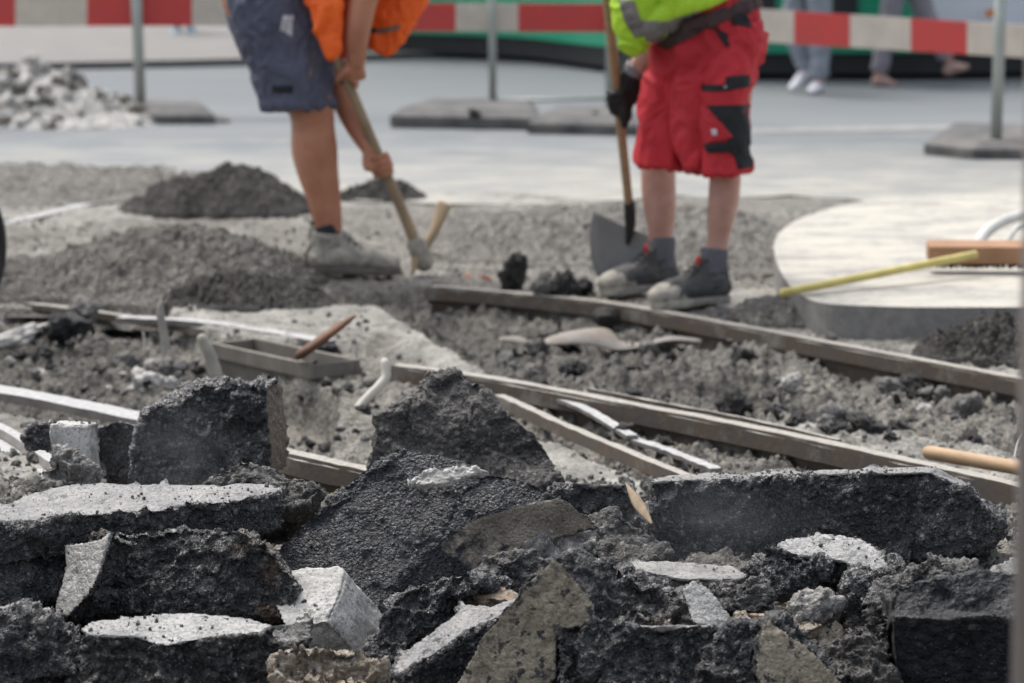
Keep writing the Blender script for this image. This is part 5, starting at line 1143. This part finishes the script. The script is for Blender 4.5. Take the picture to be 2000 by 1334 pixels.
blob('belt', MA['brownbelt'], lambda bm: tube(bm, [S(1388, 38, .01), S(1384, 22, .008), S(1380, 8, .005)], [(.168, .140), (.168, .140), (.166, .138)], seg=26, side=(1, .25, 0), sub=3, cap=False), .006, 2, parent=wr_, fold=.004)
def vsR(bm):
    tube(bm, [S(1374, 8, .0), S(1355, -40, 0), S(1315, -110, 0), S(1280, -190, 0)], [(.165, .135), (.17, .145), (.175, .15), (.15, .10)], seg=24, side=(.6, .8, 0), sub=4, cap=False)
    tube(bm, [S(1290, -80, -.02), S(1262, -20, -.03), S(1245, 25, -.03), S(1238, 60, -.03), S(1237, 78, -.03)], [(.13, .12), (.095, .10), (.080, .085), (.066, .07), (.045, .05)], seg=22, side=(1, 0, 0), sub=4)
    tube(bm, [S(1330, -10, -.06), S(1300, 30, -.08), S(1270, 55, -.07)], [(.09, .06), (.055, .05), (.04, .04)], seg=20, side=(1, 0, 0), sub=4)
vr_ = blob('vest', MA['limev'], vsR, .006, 3, parent=wr_, fold=.009, fscale=9, seed=31)
for px_ in ([(1209, 0), (1238, 0), (1252, 38), (1222, 44)], [(1222, 44), (1252, 38), (1283, 66), (1240, 72)], [(1252, 40), (1300, 42), (1312, 74), (1262, 78)], [(1300, 42), (1350, 26), (1372, 46), (1312, 74)], [(1350, 26), (1395, 12), (1402, 26), (1372, 46)], [(1265, 78), (1312, 74), (1378, 42), (1300, 92)]):
    decal('reflective_band', vr_, 'refl', px_, vr_, n=10, off=.005)
for hl, lb in ((hl1, 1), (hl2, 2)):
    boot(wr_, V((hl.x, hl.y, max(.0, float(gz(hl.x, hl.y))))), fd_, L=.30, upper='bootdark', toe='boot', sole='boot', sock='sockg', tongue='redtrim', hgt=.125, w=.05)
# shovel, held
sv = empty('shovel', V((sB.x, sB.y, 0))); tag(sv, 'shovel with wooden handle and grey rounded blade held by the person in red shorts', 'shovel')
bm = bmesh.new(); tube(bm, [sA-sdr*.05, sA+sdr*.3, sB+sdr*.03], [.0145, .0155, .0145], seg=14, sub=4); bm_obj('handle', bm, MA['wood'], parent=sv, smooth=True)
bm = bmesh.new(); tube(bm, [S(1229, 398, .366), S(1231, 440, .385), S(1226, 475, .39)], [.019, .018, .007], seg=12, side=(1, 0, 0), sub=3); bm_obj('socket', bm, MA['blackm'], parent=sv, smooth=True)
lft = [(1160, 412), (1153, 450), (1153, 490), (1160, 524), (1178, 548), (1205, 562)]; rgt = [(1280, 462), (1282, 495), (1278, 522), (1268, 542), (1250, 557), (1212, 563)]
l_, _ = catmull([(a, b, 0) for a, b in lft], [(1, 1)]*6, 4); r_, _ = catmull([(a, b, 0) for a, b in rgt], [(1, 1)]*6, 4)
bm = bmesh.new(); top = []; bot = []
for i, (p, q) in enumerate(zip(l_, r_)):
    ra, rb = [], []
    for j in range(9):
        t = j/8; x = p[0]+(q[0]-p[0])*t; y = p[1]+(q[1]-p[1])*t + (4*math.sin(math.pi*t) if i == 0 else 0)
        w_ = S(x, y, .385 + .03*math.sin(math.pi*t)*(1-i/len(l_)) + .0001*(y-490)); ra.append(bm.verts.new(w_)); rb.append(bm.verts.new(w_+V((0, .003, 0))))
    top.append(ra); bot.append(rb)
for i in range(len(top)-1):
    for j in range(8):
        bm.faces.new((top[i][j], top[i][j+1], top[i+1][j+1], top[i+1][j])); bm.faces.new((bot[i+1][j], bot[i+1][j+1], bot[i][j+1], bot[i][j]))
for i in range(len(top)-1):
    bm.faces.new((top[i][0], top[i+1][0], bot[i+1][0], bot[i][0])); bm.faces.new((top[i+1][8], top[i][8], bot[i][8], bot[i+1][8]))
for j in range(8):
    bm.faces.new((top[0][j+1], top[0][j], bot[0][j], bot[0][j+1])); bm.faces.new((top[-1][j], top[-1][j+1], bot[-1][j+1], bot[-1][j]))
bm_obj('blade', bm, MA['steel'], parent=sv, smooth=True)
# ---------------------------------------------------------------- pedestrians beyond the barrier
def walker(label, Y, legs, hipc, pants, shoe, shoes, face, top='topw', hem=.93):
    W = lambda x, y, dy=0: P(x, y, Y+dy)
    rt = empty('person', V((W(*hipc).x, Y, 0))); tag(rt, label, 'person', None)
    sc_ = Y/6000; hc_ = W(*hipc); up = V((0, 0, 1)); sh_ = hc_+up*.50; f = V(face).normalized(); s = V((-f.y, f.x, 0))
    def bd(bm):
        for hp, kn, an, dy in legs: tube(bm, [W(*hp, dy), W(*kn, dy), W(*an, dy)], [.075, .05, .035], seg=12, sub=4)
        tube(bm, [hc_-up*.03, hc_+up*.2, sh_], [(.15, .11), (.12, .09), (.17, .09)], seg=16, side=s, sub=4)
        tube(bm, [sh_, sh_+up*.1], [.05, .048], seg=12, sub=1); head(bm, sh_+up*.07, sh_+up*.31, f)
        for k in (-1, 1):
            el = sh_+s*(k*.22)-up*.28+f*(.06*k); wr__ = el-up*.23+f*.12
            tube(bm, [sh_+s*(k*.17)-up*.02, el, wr__, wr__-up*.08+f*.02], [.042, .036, .025, (.03, .014)], seg=12, sub=3)
            for q in range(5): b0 = wr__-up*.07+f*(.02+(q-2)*.013); tube(bm, [b0, b0-up*(.05+.01*(q % 3))+s*(-k*.01)], [.008, .006], seg=6, sub=1)
    blob('body', MA['skinR'], bd, .008, 3, parent=rt)
    cc, uu, ff, ss = head(bmesh.new(), sh_+up*.07, sh_+up*.31, f); facebits(rt, cc, uu, ff, ss)
    def pt(bm):
        for hp, kn, an, dy in legs:
            a, b, c = W(*hp, dy), W(*kn, dy), W(*an, dy); e = b.lerp(c, hem); tube(bm, [a, b, b.lerp(c, .5), e], [.092, .068, .060, .055], seg=14, sub=4, cap=False)
        tube(bm, [hc_-up*.06, hc_+up*.07], [(.16, .12), (.15, .11)], seg=16, side=s, sub=2)
    blob('trousers', MA[pants], pt, .009, 3, parent=rt, fold=.008, fscale=12)
    blob('top', MA[top], lambda bm: tube(bm, [hc_+up*.0, hc_+up*.2, sh_-up*.02], [(.175, .135), (.145, .115), (.19, .115)], seg=16, side=s, sub=4), .010, 3, parent=rt, fold=.008, fscale=9)
    for (hx, hy), (tx, ty), dy0, dy1 in shoes:
        a = W(hx, hy, dy0); b = W(tx, ty, dy1)
        blob('shoe', MA[shoe], lambda bm: tube(bm, [a, a.lerp(b, .35)+up*.012, a.lerp(b, .7), b], [(.036, .042), (.038, .040), (.042, .030), (.028, .018)], seg=12, side=(b-a).cross(up), sub=4), .006, 2, parent=rt)
    return rt
walker('person walking beyond the barrier in light blue grey trousers and white shoes', 19.9, [((1572, -85), (1548, 40), (1574, 140), .06), ((1592, -85), (1603, 40), (1600, 160), -.06)], (1582, -92), 'gpants', 'wshoe',
       [((1580, 143), (1545, 172), .06, .0), ((1601, 168), (1585, 178), -.02, -.17)], (-1, -.2, 0))
walker('person striding beyond the barrier in lilac grey trousers and tan flat shoes, one foot lifted', 20.6, [((1752, -78), (1738, 30), (1716, 148), -.05), ((1772, -78), (1808, 30), (1852, 118), .06)], (1762, -84), 'lpants', 'tshoe',
       [((1712, 158), (1748, 165), -.05, -.08), ((1852, 138), (1888, 130), .06, .04)], (1, -.1, 0))
walker('person far off behind the left barrier, only pale blue shoes showing below the boards', 27.2, [((352, -70), (349, 0), (346, 52), -.05), ((368, -70), (370, 0), (372, 52), .05)], (360, -76), 'gpants', 'bshoe',
       [((346, 60), (342, 66), 0, -.15), ((372, 60), (376, 66), 0, -.15)], (.1, -1, 0))

# ================================================================== CRUMBS LYING ON THE SLABS (too many to count)
from mathutils.bvhtree import BVHTree
vv = []; ff_ = []; off = 0
for o in bpy.data.objects:
    if o.type == 'MESH' and o.parent is None and o.name.split('.')[0] in ('asphalt_slab', 'concrete_block', 'concrete_chunk', 'sand_lump'):
        c_ = vco(o.data) + np.array(o.location); n_v = len(c_)
        fi = [tuple(off+i for i in p.vertices) for p in o.data.polygons]
        vv.append(c_); ff_ += fi; off += n_v
bvh = BVHTree.FromPolygons([tuple(p) for p in np.concatenate(vv)], ff_)
def crumbs(name, n, sizes, mat, seed, label):
    rs = np.random.RandomState(seed); T = [rock_mesh('t', seed+k, 1, 5, .75, .12) for k in range(6)]
    TC = [vco(t) for t in T]; TF = [np.array([p.vertices[:] for p in t.polygons]) for t in T]
    Vs = []; Fs = []; off = 0; k = 0
    cl = np.stack([rs.uniform(-1.1, 1.1, 60), rs.uniform(4.8, 6.7, 60)], 1)
    while k < n:
        if rs.rand() < .6: ce = cl[rs.randint(60)]; x, y = ce + rs.normal(size=2)*.05
        else: x = rs.uniform(-1.15, 1.15); y = rs.uniform(4.75, 6.7)
        k += 1
        hit = bvh.ray_cast(Vector((x, y, 1.0)), Vector((0, 0, -1)))
        if hit[0] is None or hit[1].z < .35: continue
        t = rs.randint(6); s = sizes[0]*(sizes[1]/sizes[0])**(rs.rand()**3.5)
        A = np.array(Euler(tuple(rs.rand(3)*6.28)).to_matrix())
        Vs.append(TC[t]*s @ A.T + np.array(hit[0]) + np.array((0, 0, s*.3))); Fs.append(TF[t]+off); off += len(TC[t])
    me = bpy.data.meshes.new(name); me.from_pydata(np.concatenate(Vs).tolist(), [], np.concatenate(Fs).tolist()); me.update()
    for t in T: bpy.data.meshes.remove(t)
    return tag(link_mesh(name, me, mat, smooth=False), label, 'crumbs', kind='stuff')
crumbs('dark_crumbs', 8000, (.0010, .0065), MA['tar'], 71, 'black asphalt crumbs sprinkled on the slab tops')
crumbs('pale_crumbs', 4000, (.0010, .005), MA['stones'], 72, 'pale grit sprinkled on the slab tops')

# ================================================================== FAINT STEAM rising from the hot asphalt
def steam(label, c, r, dens, seed):
    bm = bmesh.new(); bmesh.ops.create_icosphere(bm, subdivisions=3, radius=1, matrix=Matrix.Translation(c) @ Matrix.Diagonal((r[0], r[1], r[2], 1)))
    m = bpy.data.materials.new('steam'); m.use_nodes = True; nt = m.node_tree; nt.nodes.clear()
    v = nd(nt, 'ShaderNodeTexCoord').outputs['Generated']
    d = nd(nt, 'ShaderNodeVectorMath', {0: v, 1: (.5, .5, .5)}, operation='DISTANCE').outputs['Value']
    n1 = nd(nt, 'ShaderNodeTexNoise', {'Vector': v, 'Scale': 3.0, 'Detail': 3.0, 'W': float(seed)}, noise_dimensions='4D').outputs['Fac']
    f = mathn(nt, 'MULTIPLY', maprange(nt, d, .5, .1), maprange(nt, n1, .38, .62))
    pv = nd(nt, 'ShaderNodeVolumePrincipled', {'Color': (.85, .88, .92), 'Density': mathn(nt, 'MULTIPLY', f, dens)})
    nt.links.new(pv.outputs[0], nd(nt, 'ShaderNodeOutputMaterial').inputs['Volume'])
    tag(bm_obj('steam', bm, m, loc=c), label, 'steam', kind='stuff')
steam('faint steam in front of the upright black slab at the left rear', P(345, 890, 6.12), (.17, .10, .13), .9, 1)
steam('faint steam above the long black slab at the right', P(1390, 1020, 5.62), (.26, .08, .12), .7, 5)
